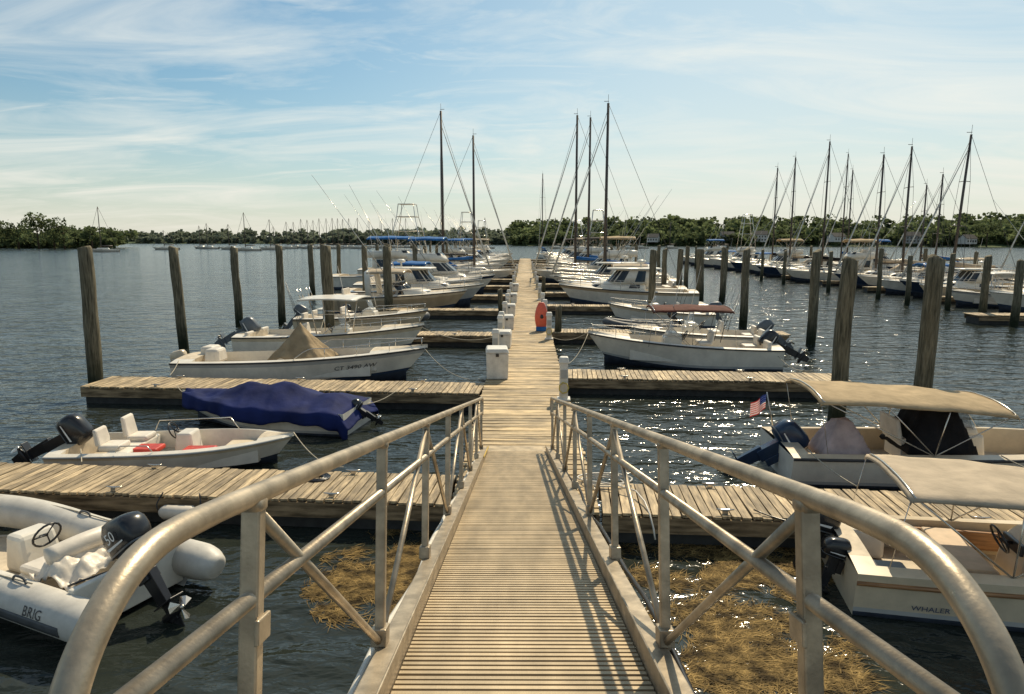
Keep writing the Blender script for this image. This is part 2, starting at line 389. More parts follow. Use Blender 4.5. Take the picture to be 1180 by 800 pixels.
G_L = 'boats moored in the finger slips'
def center_console(label, loc, rz, L=6.5, B=2.4, hullm=GEL, band=None, top=None, topm=GEL, cover=False, motors=1, mm=COWLB, tilt=25, rail=True, num=None, fb=1.15, fs=.75, boot=STRIPE, name='center_console_boat', msc=1.0, seats=True, mz=-.2):
    root = thing(name, label, 'boat', loc, rz, G_L)
    H = Hull(L, B, fs, fb, .35, L*.09, 2.4, .35, .92)
    H.build(root, [hullm, BOTTOM, boot, band or hullm]); H.deck(root, [GEL, NONSKID], .28, .08, .78, cap=.17)
    H.rub(root, RUBBER, .028)
    if rail: H.bowrail(root, .5, .98, .28)
    if not cover:
        console(root, .05*L, .28, .8, 1.0); seat(root, -.12*L, 0, .85, .85, .45)
        cu = MB(); cu.box((L*.2, 0, .5), (.7, .8, .42)); mkobj('forward_seat', cu, VINYL, root, bevel=.05)
        if seats:
            for sg in (1, -1):
                cu = MB(); cu.box((-L*.39, sg*B*.27, .62), (.5, .6, .14)); cu.box((-L*.43, sg*B*.27, .85), (.14, .6, .34)); mkobj('stern_seat', cu, VINYL, root, bevel=.04)
        for k in range(3):
            rd = MB(); a = -.16*L-.12*k; y = (-.5+.45*k)
            rd.tube([(a, y, .9), (a-.1, y, 1.4), (a-.45-.1*k, y*1.2, 2.9)], [.016, .01, .004], 5); mkobj('fishing_rod', rd, BLACK, root)
        antenna(root, .08*L, .35, 1.3, 2.2, .2)
    if top == 'hard': ttop(root, -L*.14, L*.17, B*.42, 2.3, .5, topm)
    if top == 'canvas': bimini(root, -L*.24, L*.17, B*.42, 2.1, 2.2, .8, topm)
    for k in range(motors):
        outboard(root, -L/2-.02, (k-(motors-1)/2)*.62, fs+mz, msc, mm, tilt)
    if num: lettering(root, num, .24, lambda u, v: H.side(.66+u/L, .50+v/fb, -1, .012), BLACKL)
    return root, H

def cruiser_super(root, x0, x1, w, z0, z1, front=1.0, rear=.15, tw=.82, taper=.25, m=GEL, panes=None, f0=.35, f1=.85, name='cabin', wm=GLASS, e=.4, single=True):
    def P(a, f, k=1.0):
        X0 = x0+rear*f; X1 = x1-front*f; W = w*(1+(tw-1)*f); cx = (X0+X1)/2; hx = (X1-X0)/2
        c, s_ = math.cos(a), math.sin(a); x = math.copysign(abs(c)**e, c); y = math.copysign(abs(s_)**e, s_)
        yy = y*(1-taper*max(x, 0)**2)
        return Vector((cx+hx*x*k, W/2*yy*k, z0+(z1-z0)*f))
    n = 28; mb = MB(); rings = [[P(2*math.pi*(i+.5)/n, f) for i in range(n)] for f in (0, .5, .92)]
    tp = [P(2*math.pi*(i+.5)/n, 1, .95) for i in range(n)]; rings.append(tp); mb.loft(rings)
    o = mkobj(name, mb, m, root)
    panes = panes or [(8, 38), (44, 62), (66, 80), (82, 98), (100, 114)]
    w_ = MB()
    for (a, b) in [(-5, 5)]+panes+[(-q, -p) for p, q in panes]:
        g = MB() if single is False else w_
        K = 5
        g.grid([[P(R(a+(b-a)*i/K), f, 1.008) for i in range(K+1)] for f in (f0, (f0+f1)/2, f1)])
        if single is False: mkobj('window', g, wm, o)
    if single: mkobj('window_band', w_, wm, o)
    return o

def cruiser(label, loc, rz, L=10, B=3.3, style='express', hullm=GEL, band=None, boot=STRIPE, topm=GEL, det=True, name='motor_cruiser', canvas=None, rig=False):
    root = thing(name, label, 'boat', loc, rz, G_L)
    fs, fb = .115*L, .165*L
    fs = min(fs, 1.2); fb = min(fb, 1.75)
    H = Hull(L, B, fs, fb, .6, L*.1, 2.3, .35, .92); H.build(root, [hullm, BOTTOM, boot, band or hullm])
    H.deck(root, [GEL, NONSKID], fs-.35, .07, .38, cap=.25, crown=.12); H.rub(root, RUBBER if det else STEEL, .035)
    zd = H.zs(.55)
    if style == 'express':
        cruiser_super(root, -.02*L, .34*L, B*.72, zd-.1, zd+.38, front=L*.14, tw=.75, taper=.45, f0=.3, f1=.75, panes=[(20, 60), (100, 125)])
        g = MB(); rows = []
        for u in (0, 1): rows.append([Vector((.1*L-.35*abs(v)**1.5*L*.2-u*.5, v*B*.37*(1-.1*u), zd+.3+u*.55-.1*abs(v))) for v in [k/5-1 for k in range(11)]])
        g.grid(rows); mkobj('windshield', g, GLASS, root, solid=.015)
        fr = MB(); fr.tube(rows[1], .022, 6)
        for k in (0, 3, 5, 7, 10): fr.cyl(rows[0][k], rows[1][k], .018, n=5)
        mkobj('windshield_frame', fr, STEEL, root)
        ar = MB()
        ar.grid([[Vector((-.2*L+dx-.25*(zz-.0)*.4, y, fs+zz)) for y, zz in ((-B*.45, 0), (-B*.43, .9), (-B*.36, 1.55), (0, 1.68), (B*.36, 1.55), (B*.43, .9), (B*.45, 0))] for dx in (0, .35)])
        mkobj('radar_arch', ar, GEL, root, solid=.09)
        if canvas: bimini(root, -.2*L, .07*L, B*.38, fs+1.6, fs+1.78, fs+.1, canvas, name='canvas_top', val=.1)
        seat(root, -.05*L, -.5, fs+.3, 1.0, .5); seat(root, -.36*L, 0, fs+.1, B*.55, .5)
    elif style == 'hardtop':
        cruiser_super(root, -.14*L, .33*L, B*.76, zd-.1, zd+.5, front=L*.12, tw=.8, taper=.4, f0=.35, f1=.75, panes=[(20, 60), (95, 120)])
        cruiser_super(root, -.16*L, .16*L, B*.7, zd+.42, zd+1.35, front=.8, rear=.0, tw=.86, taper=.2, f0=.12, f1=.9, name='pilothouse', panes=[(12, 40), (46, 64), (70, 88), (92, 116)], single=not det)
        rf = MB(); rf.loft([sring(-.05*L, 0, zd+1.34, .2*L, B*.37, .4), sring(-.05*L, 0, zd+1.42, .195*L, B*.36, .4)]); mkobj('roof', rf, topm, root)
        radome(root, -.1*L, zd+1.75)
    elif style == 'flybridge':
        cruiser_super(root, -.18*L, .34*L, B*.8, zd-.1, zd+.45, front=L*.12, tw=.85, taper=.4, f0=.4, f1=.75, panes=[(20, 60)])
        cruiser_super(root, -.2*L, .2*L, B*.78, zd+.4, zd+1.5, front=1.3, rear=0, tw=.88, taper=.2, f0=.25, f1=.85, name='saloon', panes=[(12, 40), (46, 64), (70, 88), (92, 116)], single=not det)
        cruiser_super(root, -.24*L, .1*L, B*.74, zd+1.5, zd+2.1, front=.5, rear=-.1, tw=1.02, taper=.2, f0=.75, f1=1.1, name='flybridge', panes=[(30, 60)], single=True)
        seat(root, -.1*L, 0, zd+2.0, B*.5, .5)
        bimini(root, -.22*L, .08*L, B*.36, zd+3.3, zd+3.5, zd+2.1, canvas or CREAMC, name='canvas_top', val=.12)
        antenna(root, -.1*L, B*.3, zd+2.1, 3.5); antenna(root, -.1*L, -B*.3, zd+2.1, 3.8)
    elif style == 'sportfish':
        cruiser_super(root, -.18*L, .22*L, B*.78, zd-.1, zd+1.4, front=1.8, rear=0, tw=.85, taper=.3, f0=.45, f1=.85, name='saloon', panes=[(12, 40), (46, 64), (70, 88), (92, 116)])
        cruiser_super(root, -.2*L, .06*L, B*.7, zd+1.4, zd+2.1, front=.4, rear=0, tw=1., taper=.2, name='flybridge', panes=[(30, 60)], f0=.7, f1=.95)
        tw = MB(); zt = zd+2.1
        for hh, ww in ((2.0, B*.33), (3.6, B*.24), (5.0, B*.2)):
            x = -.08*L
            pts = [(x-ww, -ww, zt+hh), (x+ww, -ww, zt+hh), (x+ww, ww, zt+hh), (x-ww, ww, zt+hh), (x-ww, -ww, zt+hh)]; tw.tube(pts, .045, 5)
        for sx in (1, -1):
            for sy in (1, -1): tw.tube([(-.08*L+sx*B*.42, sy*B*.42, zt-.6), (-.08*L+sx*B*.33, sy*B*.33, zt+2), (-.08*L+sx*B*.24, sy*B*.24, zt+3.6), (-.08*L+sx*B*.2, sy*B*.2, zt+5.0)], .045, 5)
        for k in range(10): tw.cyl((-.08*L+B*.3-.012*k*B, -.2, zt+.4*k+.2), (-.08*L+B*.3-.012*k*B, .2, zt+.4*k+.2), .02, n=4)
        mkobj('tuna_tower', tw, STEEL, root)
        for (zz_, ww_) in ((3.62, .5), (2.02, .66), (5.0, .42)):
            pt = MB(); pt.box((-.08*L, 0, zt+zz_), (B*ww_, B*ww_, .06)); mkobj('tower_platform', pt, GEL, root)
        rig = True
    if rig: outriggers(root, 0, B*.42, zd+.6, 8.0)
    H.bowrail(root, .42, .985, .6, r=.016, mid=det)
    sp = MB(); sp.box((-L/2-.3, 0, .25), (.7, B*.8, .08)); mkobj('swim_platform', sp, GEL, root, bevel=.02)
    if style != 'sportfish': antenna(root, -.12*L, -B*.36, fs+1.2, 2.6)
    return root, H

def sailboat(label, loc, rz, L=11, B=3.2, mast=15, hullm=GEL, boomc=BLUEC, lean=0, mx=.08, furl=True, group=None, mr=.145):
    root = thing('sailboat', label, 'sailboat', loc, rz, group or G_L)
    H = Hull(L, B, 1.05, 1.35, .5, L*.13, 1.9, .35, .72, .3); H.build(root, [hullm, BOTTOM, STRIPE, hullm], n=16)
    H.deck(root, [GEL, NONSKID], .7, .1, .3, cap=.35, crown=.12, n=14)
    cruiser_super(root, -.2*L, .26*L, B*.55, 1.1, 1.6, front=.9, tw=.8, taper=.5, f0=.3, f1=.75, panes=[(30, 60), (70, 84), (96, 112)])
    X = mx*L; m = MB(); m.tube([(X, 0, 1.3), (X, 0, mast)], [mr, mr*.72], 8)
    for fz, w in ((.45, .95), (.72, .7)):
        z = mast*fz; m.tube([(X, -w, z), (X, 0, z+.05), (X, w, z)], .03, 5)
    m.cyl((X, 0, mast), (X, .0, mast+.7), .015, n=4); m.box((X+.15, 0, mast+.15), (.4, .04, .04))
    mkobj('mast', m, MASTA, root)
    b = MB(); b.cyl((X-.1, 0, 2.3), (X-.36*L, 0, 2.35), .07); mkobj('boom', b, MASTA, root)
    sc = MB(); sc.tube([(X-.12, 0, 2.62), (X-.15*L, 0, 2.5), (X-.34*L, 0, 2.45)], [.2, .15, .09], 8); mkobj('sail_cover', sc, boomc, root)
    sh = MB(); sh.grid([[Vector((-.17*L+k*.45, .75*math.cos(a), 1.5+.75*math.sin(a)*(1-.35*k))) for a in [math.pi*i/8 for i in range(9)]] for k in (0, 1, 2)]); mkobj('spray_hood', sh, boomc, root, solid=.02)
    st = MB(); r = .016
    st.tube([(X, 0, mast*.97), (L*.48, 0, 1.4)], r, 4); st.tube([(X, 0, mast), (-L*.49, 0, 1.15)], r, 4)
    for sg in (1, -1):
        st.tube([(X, 0, mast*.98), (X, sg*.7, mast*.72), (X, sg*.95, mast*.45), (X-.1, sg*B*.46, 1.2)], r, 4)
        st.tube([(X, 0, mast*.45), (X-.5, sg*B*.45, 1.2)], r, 4)
    mkobj('rigging', st, RUBBER, root)
    if furl:
        f = MB(); a = Vector((L*.475, 0, 1.7)); c = Vector((X+.03, 0, mast*.92)); f.tube([a, a.lerp(c, .3), c], [.09, .07, .03], 6); mkobj('furled_jib', f, SAILC, root)
    H.bowrail(root, .05, .985, .6, r=.014, mid=True, name='lifeline')
    root.rotation_euler[0] = R(lean)
    return root

# ------------------------------------------------------------------ world and light
EL, AZ = R(47), R(20)
w = bpy.data.worlds.new('World'); scene.world = w; w.use_nodes = True
nt = w.node_tree; N = nt.nodes; Lk = nt.links; bg = N['Background']; bg.inputs['Strength'].default_value = .132
sky = N.new('ShaderNodeTexSky'); sky.sky_type = 'NISHITA'; sky.sun_disc = False; sky.sun_elevation = EL; sky.sun_rotation = AZ
sky.air_density = 1.0; sky.dust_density = 1.0; sky.ozone_density = 1.5
tc = N.new('ShaderNodeTexCoord'); sp = N.new('ShaderNodeSeparateXYZ'); Lk.new(tc.outputs['Generated'], sp.inputs[0])
def mth(op, a, b=None, c=None, clamp=False):
    n = N.new('ShaderNodeMath'); n.operation = op; n.use_clamp = clamp
    for i, q in enumerate((a, b, c)):
        if q is None: continue
        if isinstance(q, (int, float)): n.inputs[i].default_value = q
        else: Lk.new(q, n.inputs[i])
    return n.outputs[0]
tint = N.new('ShaderNodeMix'); tint.data_type = 'RGBA'; tint.blend_type = 'MULTIPLY'; tint.inputs['Factor'].default_value = 1
Lk.new(sky.outputs[0], tint.inputs['A']); tint.inputs['B'].default_value = (.46, .68, .70, 1)
zz = mth('ADD', mth('MAXIMUM', sp.outputs['Z'], 0), .12)
cx = mth('DIVIDE', sp.outputs['X'], zz); cy = mth('DIVIDE', sp.outputs['Y'], zz)
cmb = N.new('ShaderNodeCombineXYZ'); Lk.new(cx, cmb.inputs[0]); Lk.new(cy, cmb.inputs[1])
def cloud(rot, scl, loc, sc, lo, hi, dist):
    mp = N.new('ShaderNodeMapping'); mp.inputs['Rotation'].default_value = (0, 0, R(rot)); mp.inputs['Scale'].default_value = scl; mp.inputs['Location'].default_value = loc
    Lk.new(cmb.outputs[0], mp.inputs['Vector'])
    n1 = N.new('ShaderNodeTexNoise'); n1.inputs['Scale'].default_value = sc; n1.inputs['Detail'].default_value = 11; n1.inputs['Roughness'].default_value = .6; n1.inputs['Distortion'].default_value = dist
    Lk.new(mp.outputs[0], n1.inputs['Vector'])
    r1 = N.new('ShaderNodeValToRGB'); r1.color_ramp.elements[0].position = lo; r1.color_ramp.elements[1].position = hi; Lk.new(n1.outputs['Fac'], r1.inputs['Fac'])
    return r1.outputs['Color']
ca = cloud(-50, (.75, 1.5, 1), (3.3, 1.2, 0), .9, .43, .73, 1.0)
cb_ = cloud(-35, (1.0, 2.4, 1), (7.1, 4.2, 0), 1.2, .53, .78, 1.4)
cf = mth('MAXIMUM', mth('MULTIPLY', ca, .85), mth('MULTIPLY', cb_, .6))
dt = N.new('ShaderNodeVectorMath'); dt.operation = 'DOT_PRODUCT'; Lk.new(tc.outputs['Generated'], dt.inputs[0]); dt.inputs[1].default_value = (math.sin(AZ), math.cos(AZ), 0)
veil = mth('MULTIPLY', mth('POWER', mth('MAXIMUM', dt.outputs['Value'], 0), 8), .6)
mv = N.new('ShaderNodeMix'); mv.data_type = 'RGBA'; Lk.new(veil, mv.inputs['Factor']); Lk.new(tint.outputs['Result'], mv.inputs['A']); mv.inputs['B'].default_value = (6.3, 6.5, 6.1, 1)
mx = N.new('ShaderNodeMix'); mx.data_type = 'RGBA'; Lk.new(cf, mx.inputs['Factor']); Lk.new(mv.outputs['Result'], mx.inputs['A']); mx.inputs['B'].default_value = (6.9, 7.0, 6.5, 1)
hz = mth('POWER', mth('SUBTRACT', 1, mth('MULTIPLY', mth('MAXIMUM', sp.outputs['Z'], 0), 3.0, clamp=True)), 3.0)
m2 = N.new('ShaderNodeMix'); m2.data_type = 'RGBA'; Lk.new(mth('MULTIPLY', hz, .9), m2.inputs['Factor']); Lk.new(mx.outputs['Result'], m2.inputs['A']); m2.inputs['B'].default_value = (6.3, 6.0, 5.1, 1)
Lk.new(m2.outputs['Result'], bg.inputs['Color'])

sv = Vector((math.sin(AZ)*math.cos(EL), math.cos(AZ)*math.cos(EL), math.sin(EL)))
sl = bpy.data.lights.new('sun', 'SUN'); sl.energy = 5.0; sl.angle = R(.6); sl.color = (1, .85, .61)
so = bpy.data.objects.new('sun', sl); COL.objects.link(so); so.rotation_euler = (-sv).to_track_quat('-Z', 'Y').to_euler()

# ------------------------------------------------------------------ camera
cam = bpy.data.cameras.new('camera'); cam.lens = 24; cam.sensor_width = 36; cam.clip_start = .05; cam.clip_end = 12000
co = bpy.data.objects.new('camera', cam); COL.objects.link(co); co.location = (0, 0, 4.5); co.rotation_euler = (R(90-8.9), 0, R(1.1)); scene.camera = co
scene.view_settings.view_transform = 'Standard'; scene.view_settings.look = 'None'; scene.view_settings.exposure = 0

# ------------------------------------------------------------------ water
def water_material():
    m = bpy.data.materials.new('harbour_water'); m.use_nodes = True; nt = m.node_tree; N = nt.nodes; Lk = nt.links; b = N['Principled BSDF']
    b.inputs['Base Color'].default_value = (.022, .027, .022, 1); b.inputs['Roughness'].default_value = .11; b.inputs['IOR'].default_value = 1.33
    tc = N.new('ShaderNodeTexCoord')
    def nz(sc, st, det, rot=0):
        mp = N.new('ShaderNodeMapping'); mp.inputs['Scale'].default_value = st; mp.inputs['Rotation'].default_value = (0, 0, R(rot)); Lk.new(tc.outputs['Object'], mp.inputs['Vector'])
        n = N.new('ShaderNodeTexNoise'); n.inputs['Scale'].default_value = sc; n.inputs['Detail'].default_value = det; n.inputs['Distortion'].default_value = .4; Lk.new(mp.outputs[0], n.inputs['Vector']); return n.outputs['Fac']
    a = nz(.9, (.7, 1.3, 1), 3, 15); c = nz(3.6, (.7, 1.2, 1), 3, -10); d = nz(.18, (1, 1, 1), 2)
    def mt(op, x, y):
        n = N.new('ShaderNodeMath'); n.operation = op
        for i, q in enumerate((x, y)):
            if isinstance(q, float): n.inputs[i].default_value = q
            else: Lk.new(q, n.inputs[i])
        return n.outputs[0]
    h = mt('ADD', mt('MULTIPLY', a, .24), mt('MULTIPLY', c, .055))
    h = mt('MULTIPLY', h, mt('ADD', mt('MULTIPLY', d, 1.0), .45))
    bp = N.new('ShaderNodeBump'); bp.inputs['Strength'].default_value = 1; bp.inputs['Distance'].default_value = 1.0; Lk.new(h, bp.inputs['Height']); Lk.new(bp.outputs[0], b.inputs['Normal'])
    return m
wb = MB(); wb.add([(-6000, -300, 0), (6000, -300, 0), (6000, 9000, 0), (-6000, 9000, 0)], [(0, 1, 2, 3)])
wo = mkobj('water', wb, water_material()); wo['kind'] = 'structure'

# ------------------------------------------------------------------ gangway
GW = thing('gangway', 'sloping aluminium gangway ramp with tubular handrails down to the floating dock', 'gangway', (-.15, 12.5, .52), rot=(R(-12), 0, R(.85)))
GL = 12.7; RH = 1.03
mb = MB(); d = .0
while d < GL:
    mb.box((0, -d-.02, .012+random.uniform(-.0015, .0015)), (1.09, .030, .022)); d += .05
mkobj('ribbed_deck', mb, ALUD, GW)
mb = MB(); mb.box((0, -GL/2, -.03), (1.08, GL, .03)); mkobj('deck_plate', mb, mat('dark_deck_plate', (.10, .08, .05), .8, var=.3), GW)  # dark sheet beneath the deck ribs
for sg in (-1, 1):
    mb = MB(); mb.box((sg*.605, -GL/2, -.0), (.11, GL, .2)); mb.box((sg*.552, -GL/2, .112), (.012, GL, .05)); mkobj('side_beam', mb, ALU, GW, bevel=.006)
    rl = MB(); X = sg*.655
    top = [(X, -.12, RH-.32), (X, -.05, RH-.2), (X, -.06, RH-.05), (X, -.2, RH), (X, -.6, RH)]
    top = catmull(top, 5)+[Vector((X, -y, RH)) for y in (3, 6, 9, 11.3)]+catmull([(X, -11.62, RH), (X, -11.86, RH-.012), (X, -12.0, RH-.07), (X, -12.09, RH-.18), (X, -12.12, RH-.35), (X, -12.12, .05)], 6)
    rl.tube(top, .0255, 16)
    mkobj('handrail', rl, ALU, GW)
    m2_ = MB(); m2_.tube([(X, -.11, RH-.27), (X, -6, RH-.24), (X, -12.09, RH-.24)], .021, 12); mkobj('mid_rail', m2_, ALU, GW)
    posts = [11.42-1.572*k for k in range(8)]
    for k, d in enumerate(posts):
        p = MB(); p.box((X, -d, (RH-.03+.08)/2), (.045, .045, RH-.03-.08)); p.box((X, -d, .14), (.07, .1, .08)); mkobj('railing_post', p, ALU, GW, bevel=.005)
        wl = MB(); wl.tube([(X, -d-.028, RH-.026), (X, -d-.02, RH-.022), (X, -d+.02, RH-.022), (X, -d+.028, RH-.026)], [.02, .0275, .0275, .02], 10); mkobj('weld_collar', wl, ALU, GW)
        if k < 7:
            e = posts[k+1]; a = Vector((X, -d+.03, RH-.05)); b = Vector((X, -e-.03, .12))
            if k % 2: a = Vector((X, -d+.03, .12)); b = Vector((X, -e-.03, RH-.06))
            q = MB(); q.tube([a, b], .0165, 8); mkobj('diagonal_brace', q, ALU, GW)
    kb = MB(); kb.box((X-sg*.027, -11.42, RH-.31), (.012, .08, .06)); mkobj('bracket', kb, ALU, GW, bevel=.004)
cb = MB(); cb.tube([(.70+.02*math.sin(i), -i*.6, .06+.03*math.sin(i*1.7)) for i in range(21)], .016, 6); mkobj('power_cable', cb, BLACK, GW)
cb = MB(); cb.tube([(-.70+.015*math.sin(i), -i*.6, .02+.03*math.sin(i*2.1)) for i in range(21)], .02, 6); mkobj('water_pipe', cb, PEDW, GW)
pl = MB(); pl.box((0, .22, -.005), (1.09, .5, .014)); o = mkobj('transition_plate', pl, mat('worn_steel_plate', (.33, .26, .165), .5, metal=.4, var=.3, scale=5), GW); o.rotation_euler = (R(10), 0, 0)
yl = MB(); yl.box((-.54, -.9, .10), (.012, 1.9, .03)); mkobj('yellow_edge', yl, mat('yellow_paint', (.55, .38, .06), .6, var=.2), GW)

# ------------------------------------------------------------------ docks
def dock(label, x0, x1, yc, wd, ang=0, along='x', z=.5, pitch=.145, name='finger_dock', group='finger docks branching off the main walkway', detail=True):
    if along == 'x':
        root = thing(name, label, 'dock', (x0, yc, 0), ang, group); Ln = x1-x0
    else:
        root = thing(name, label, 'dock', (yc, x0, 0), 0, group); Ln = x1-x0
    mb = MB(); p = 0; sg = 1 if Ln > 0 else -1; Ln = abs(Ln)
    while p < Ln-.02:
        pp = pitch if p < 60 else pitch*2.2
        c = p+pp/2; gp = .02 if p < 25 else .026
        w_ = wd+random.uniform(-.03, .03); zz = z-.02+random.uniform(-.006, .006)
        rt = Matrix.Rotation(random.uniform(-.008, .008), 3, 'Z') @ Matrix.Rotation(random.uniform(-.012, .012), 3, 'Y' if along != 'x' else 'X')
        if along == 'x': mb.box((sg*c, random.uniform(-.015, .015), zz), (pp-gp, w_, .038), rot=rt)
        else: mb.box((random.uniform(-.015, .015), c, zz), (w_, pp-gp, .038), rot=rt)
        p += pp
    mkobj('deck_boards', mb, WOODY if along == 'x' else WOODX, root)
    for s in (1, -1):
        fb = MB()
        if along == 'x': fb.box((sg*Ln/2, s*(wd/2-.03), z-.18), (Ln, .05, .24))
        else: fb.box((s*(wd/2-.03), Ln/2, z-.18), (.05, Ln, .24))
        mkobj('side_timber', fb, WOODS, root)
    fl = MB()
    if along == 'x': fl.box((sg*Ln/2, 0, .1), (Ln-.1, wd-.2, .5))
    else: fl.box((0, Ln/2, .1), (wd-.2, Ln-.1, .5))
    mkobj('dock_float', fl, FLOAT, root, bevel=.03)
    if detail and along == 'x':
        k = 1.8
        while k < Ln:
            for s in (1, -1):
                c = MB(); c.box((sg*k, s*(wd/2-.1), z+.03), (.08, .05, .05)); c.tube([(sg*k-.13, s*(wd/2-.1), z+.075), (sg*k-.05, s*(wd/2-.1), z+.065), (sg*k+.05, s*(wd/2-.1), z+.065), (sg*k+.13, s*(wd/2-.1), z+.075)], [.01, .016, .016, .01], 6)
                mkobj('mooring_cleat', c, STEEL, root)
            k += 3.6
    return root
dock('long weathered timber walkway of the floating dock', 9.7, 152, 0, 2.26, along='y', name='main_dock', group=None)
FA = -3.5
fL = 'weathered timber finger dock between moored boats'
dock('weathered timber finger dock beside the inflatable boat', -1.2, -13.5, 10.62, 1.3, FA)
dock('weathered timber finger dock beside the canopied boats', 1.2, 13.5, 10.3, 1.3, FA)
dock('long timber finger dock beside the blue covered boat', -1.16, -12.3, 18.3, 1.4, FA)
dock(fL, 1.16, 9.3, 20.4, 1.4, FA)
left_f = [(29.2, 7.6), (39.6, 8), (50, 8), (60.5, 9), (71, 9), (82, 9), (93, 9), (104, 9), (116, 9), (128, 9), (140, 9)]
right_f = [(30.4, 10.2), (42.5, 8), (53, 9), (63.5, 9), (76, 9), (86, 9), (97, 9), (108, 9), (120, 9), (132, 9), (144, 9)]
for y, l in left_f: dock(fL, -1.16, -1.16-l, y, 1.25, FA, pitch=.145 if y < 60 else .3, detail=y < 45)
for y, l in right_f: dock(fL, 1.16, 1.16+l, y, 1.25, FA, pitch=.145 if y < 60 else .3, detail=y < 45)

# ------------------------------------------------------------------ pilings
def piling(x, y, top, r=.19, lean=(0, 0), label='weathered grey-brown timber piling standing in the water', n=14):
    mb = MB(); path = []; rs = []
    k = 14; o1 = random.random()*50
    for i in range(k+1):
        z = -1+(top+1)*i/k; path.append(Vector((.07*noise.noise(Vector((o1, z*.5, 0))), .07*noise.noise(Vector((o1, 9, z*.5))), z))); rs.append(r*(1.06-.12*i/k)*(1+.1*noise.noise(Vector((z*1.3, o1, 3)))))
    path.append(Vector((path[-1].x+random.uniform(-.02, .02), path[-1].y, top+.025))); rs.append(r*.8)
    mb.tube(path, rs, n)
    o = mkobj('dock_piling', mb, PILE, None, loc=(x, y, 0), rot=(R(lean[0]), R(lean[1]), random.random()*.4))
    return tag(o, label, 'piling', 'timber pilings along the docks')
P_ = [(-12.55, 19.3, 4.28, .2), (-14.3, 28, 4.2, .2), (-15.1, 35.6, 4.1, .2), (-13.1, 36.4, 4.2, .19), (-17.5, 56, 4.1, .22), (-8.75, 30.2, 4.25, .25), (-8.1, 40.2, 4.1, .25), (-9.0, 56.5, 4.2, .22),
      (7.3, 15.7, 4.05, .185), (9.15, 15.6, 4.08, .195), (12.5, 29.8, 4.0, .2), (11.5, 36, 4.0, .2), (14.5, 50.5, 3.9, .22), (13, 51.2, 3.8, .3), (6.9, 37.2, 3.95, .19), (11.8, 52.7, 3.8, .22), (10.6, 52.7, 3.8, .2),
      (25.9, 39, 3.6, .2), (25.8, 36.3, 3.4, .2), (-18, 66, 4.1, .2), (-15, 70, 4.0, .2), (-11, 47, 4.1, .2), (-12.5, 62, 4.1, .2), (1.45, 30, 1.6, .15), (-1.42, 39, 1.7, .15), (1.45, 53, 1.7, .15)]
for p in P_: piling(p[0], p[1], p[2], p[3], (random.uniform(-1, 1), random.uniform(-1, 1)))
for y in (44, 49, 54, 60, 66, 72, 79, 86, 94, 103, 113): piling(27.0+random.uniform(-.8, .8), y+random.uniform(-1, 1), 3.5+random.uniform(-.5, .4), .17, n=8)
for y in (41, 47, 56, 63, 75, 88): piling(36.2, y, 3.6+random.uniform(-.3, .3), .17, n=8)
for y in (72, 82, 93, 104, 116, 128, 140): piling(-10.6, y+.3, 3.9, .19, n=8); piling(10.6, y+3, 3.9, .19, n=8)
for y in (62, 75, 90, 108): piling(14.5, y, 3.9, .2, n=8); piling(-15.5, y+4, 3.9, .2, n=8)

# ------------------------------------------------------------------ dock furniture
def dock_box(x, y, lab='white fibreglass dock box on the walkway edge', w=.62, h=.62):
    root = thing('dock_box', lab, 'dock box', (x, y, .5), random.uniform(-4, 4), 'white dock boxes along the walkway')
    a = MB(); a.box((0, 0, h*.4), (w, .75, h*.8), top=(1.05, 1.05)); mkobj('box_body', a, PEDW, root, bevel=.03)
    b = MB(); b.box((0, 0, h*.8+.07), (w*1.12, .84, .13), top=(.85, .9)); mkobj('lid', b, PEDW, root, bevel=.03)
    c = MB(); c.box((0, -.43, h*.76), (.09, .02, .09)); mkobj('latch', c, BLACK, root)
def pedestal(x, y, h=1.1, lab='white power pedestal standing on the dock edge'):
    root = thing('power_pedestal', lab, 'power pedestal', (x, y, .5), random.uniform(-5, 5), 'power pedestals along the walkway')
    a = MB(); a.box((0, 0, h*.42), (.22, .26, h*.84), top=(.95, .95)); a.box((0, 0, .03), (.34, .36, .06)); mkobj('pedestal_body', a, PEDW, root, bevel=.02)
    b = MB(); b.box((0, 0, h*.9), (.27, .3, h*.14), top=(.75, .7)); mkobj('pedestal_cap', b, PEDW, root, bevel=.03)
    c = MB(); c.box((0, -.135, h*.6), (.15, .02, .22)); mkobj('socket_panel', c, GELG, root)
    d = MB(); pts = [(.12*math.cos(t*.9), -.17-.01*t/6, .35+.14*math.sin(t*.9)) for t in range(0, 22)]; d.tube(pts, .014, 5); mkobj('coiled_cord', d, mat('yellow_cord', (.55, .42, .08), .6), root)
dock_box(-.82, 19.8, 'large white dock box on the walkway edge', .62, .95)
for y in (25.6, 31, 36.5, 44, 54): dock_box(-.84, y)
for y in (22.6, 26.9, 28.3, 33, 38, 41, 48, 58, 66, 75, 85): pedestal(-.98, y)
for y in (16.9, 27.6, 33.6, 38, 46, 56, 64, 74, 84, 96): pedestal(.98, y, 1.15)
ky = thing('kayak', 'orange-red kayak standing upright beside a white pedestal', 'kayak', (.72, 30.2, .5), 0)
a = MB(); rg = []
for i in range(13):
    t = i/12; wv = .31*math.sin(math.pi*(.12+.80*t))**.7; rg.append(sring(0, 0, .02+1.25*t, wv*.9+.01, wv*.5+.01, .9, 14))
a.loft(rg); mkobj('kayak_hull', a, REDO, ky)
a = MB(); a.loft([sring(.02, -.135, .55, .05, .02, .9, 12), sring(.02, -.17, .63, .08, .02, .9, 12), sring(.02, -.145, .75, .05, .02, .9, 12)]); mkobj('cockpit_opening', a, BLACK, ky)
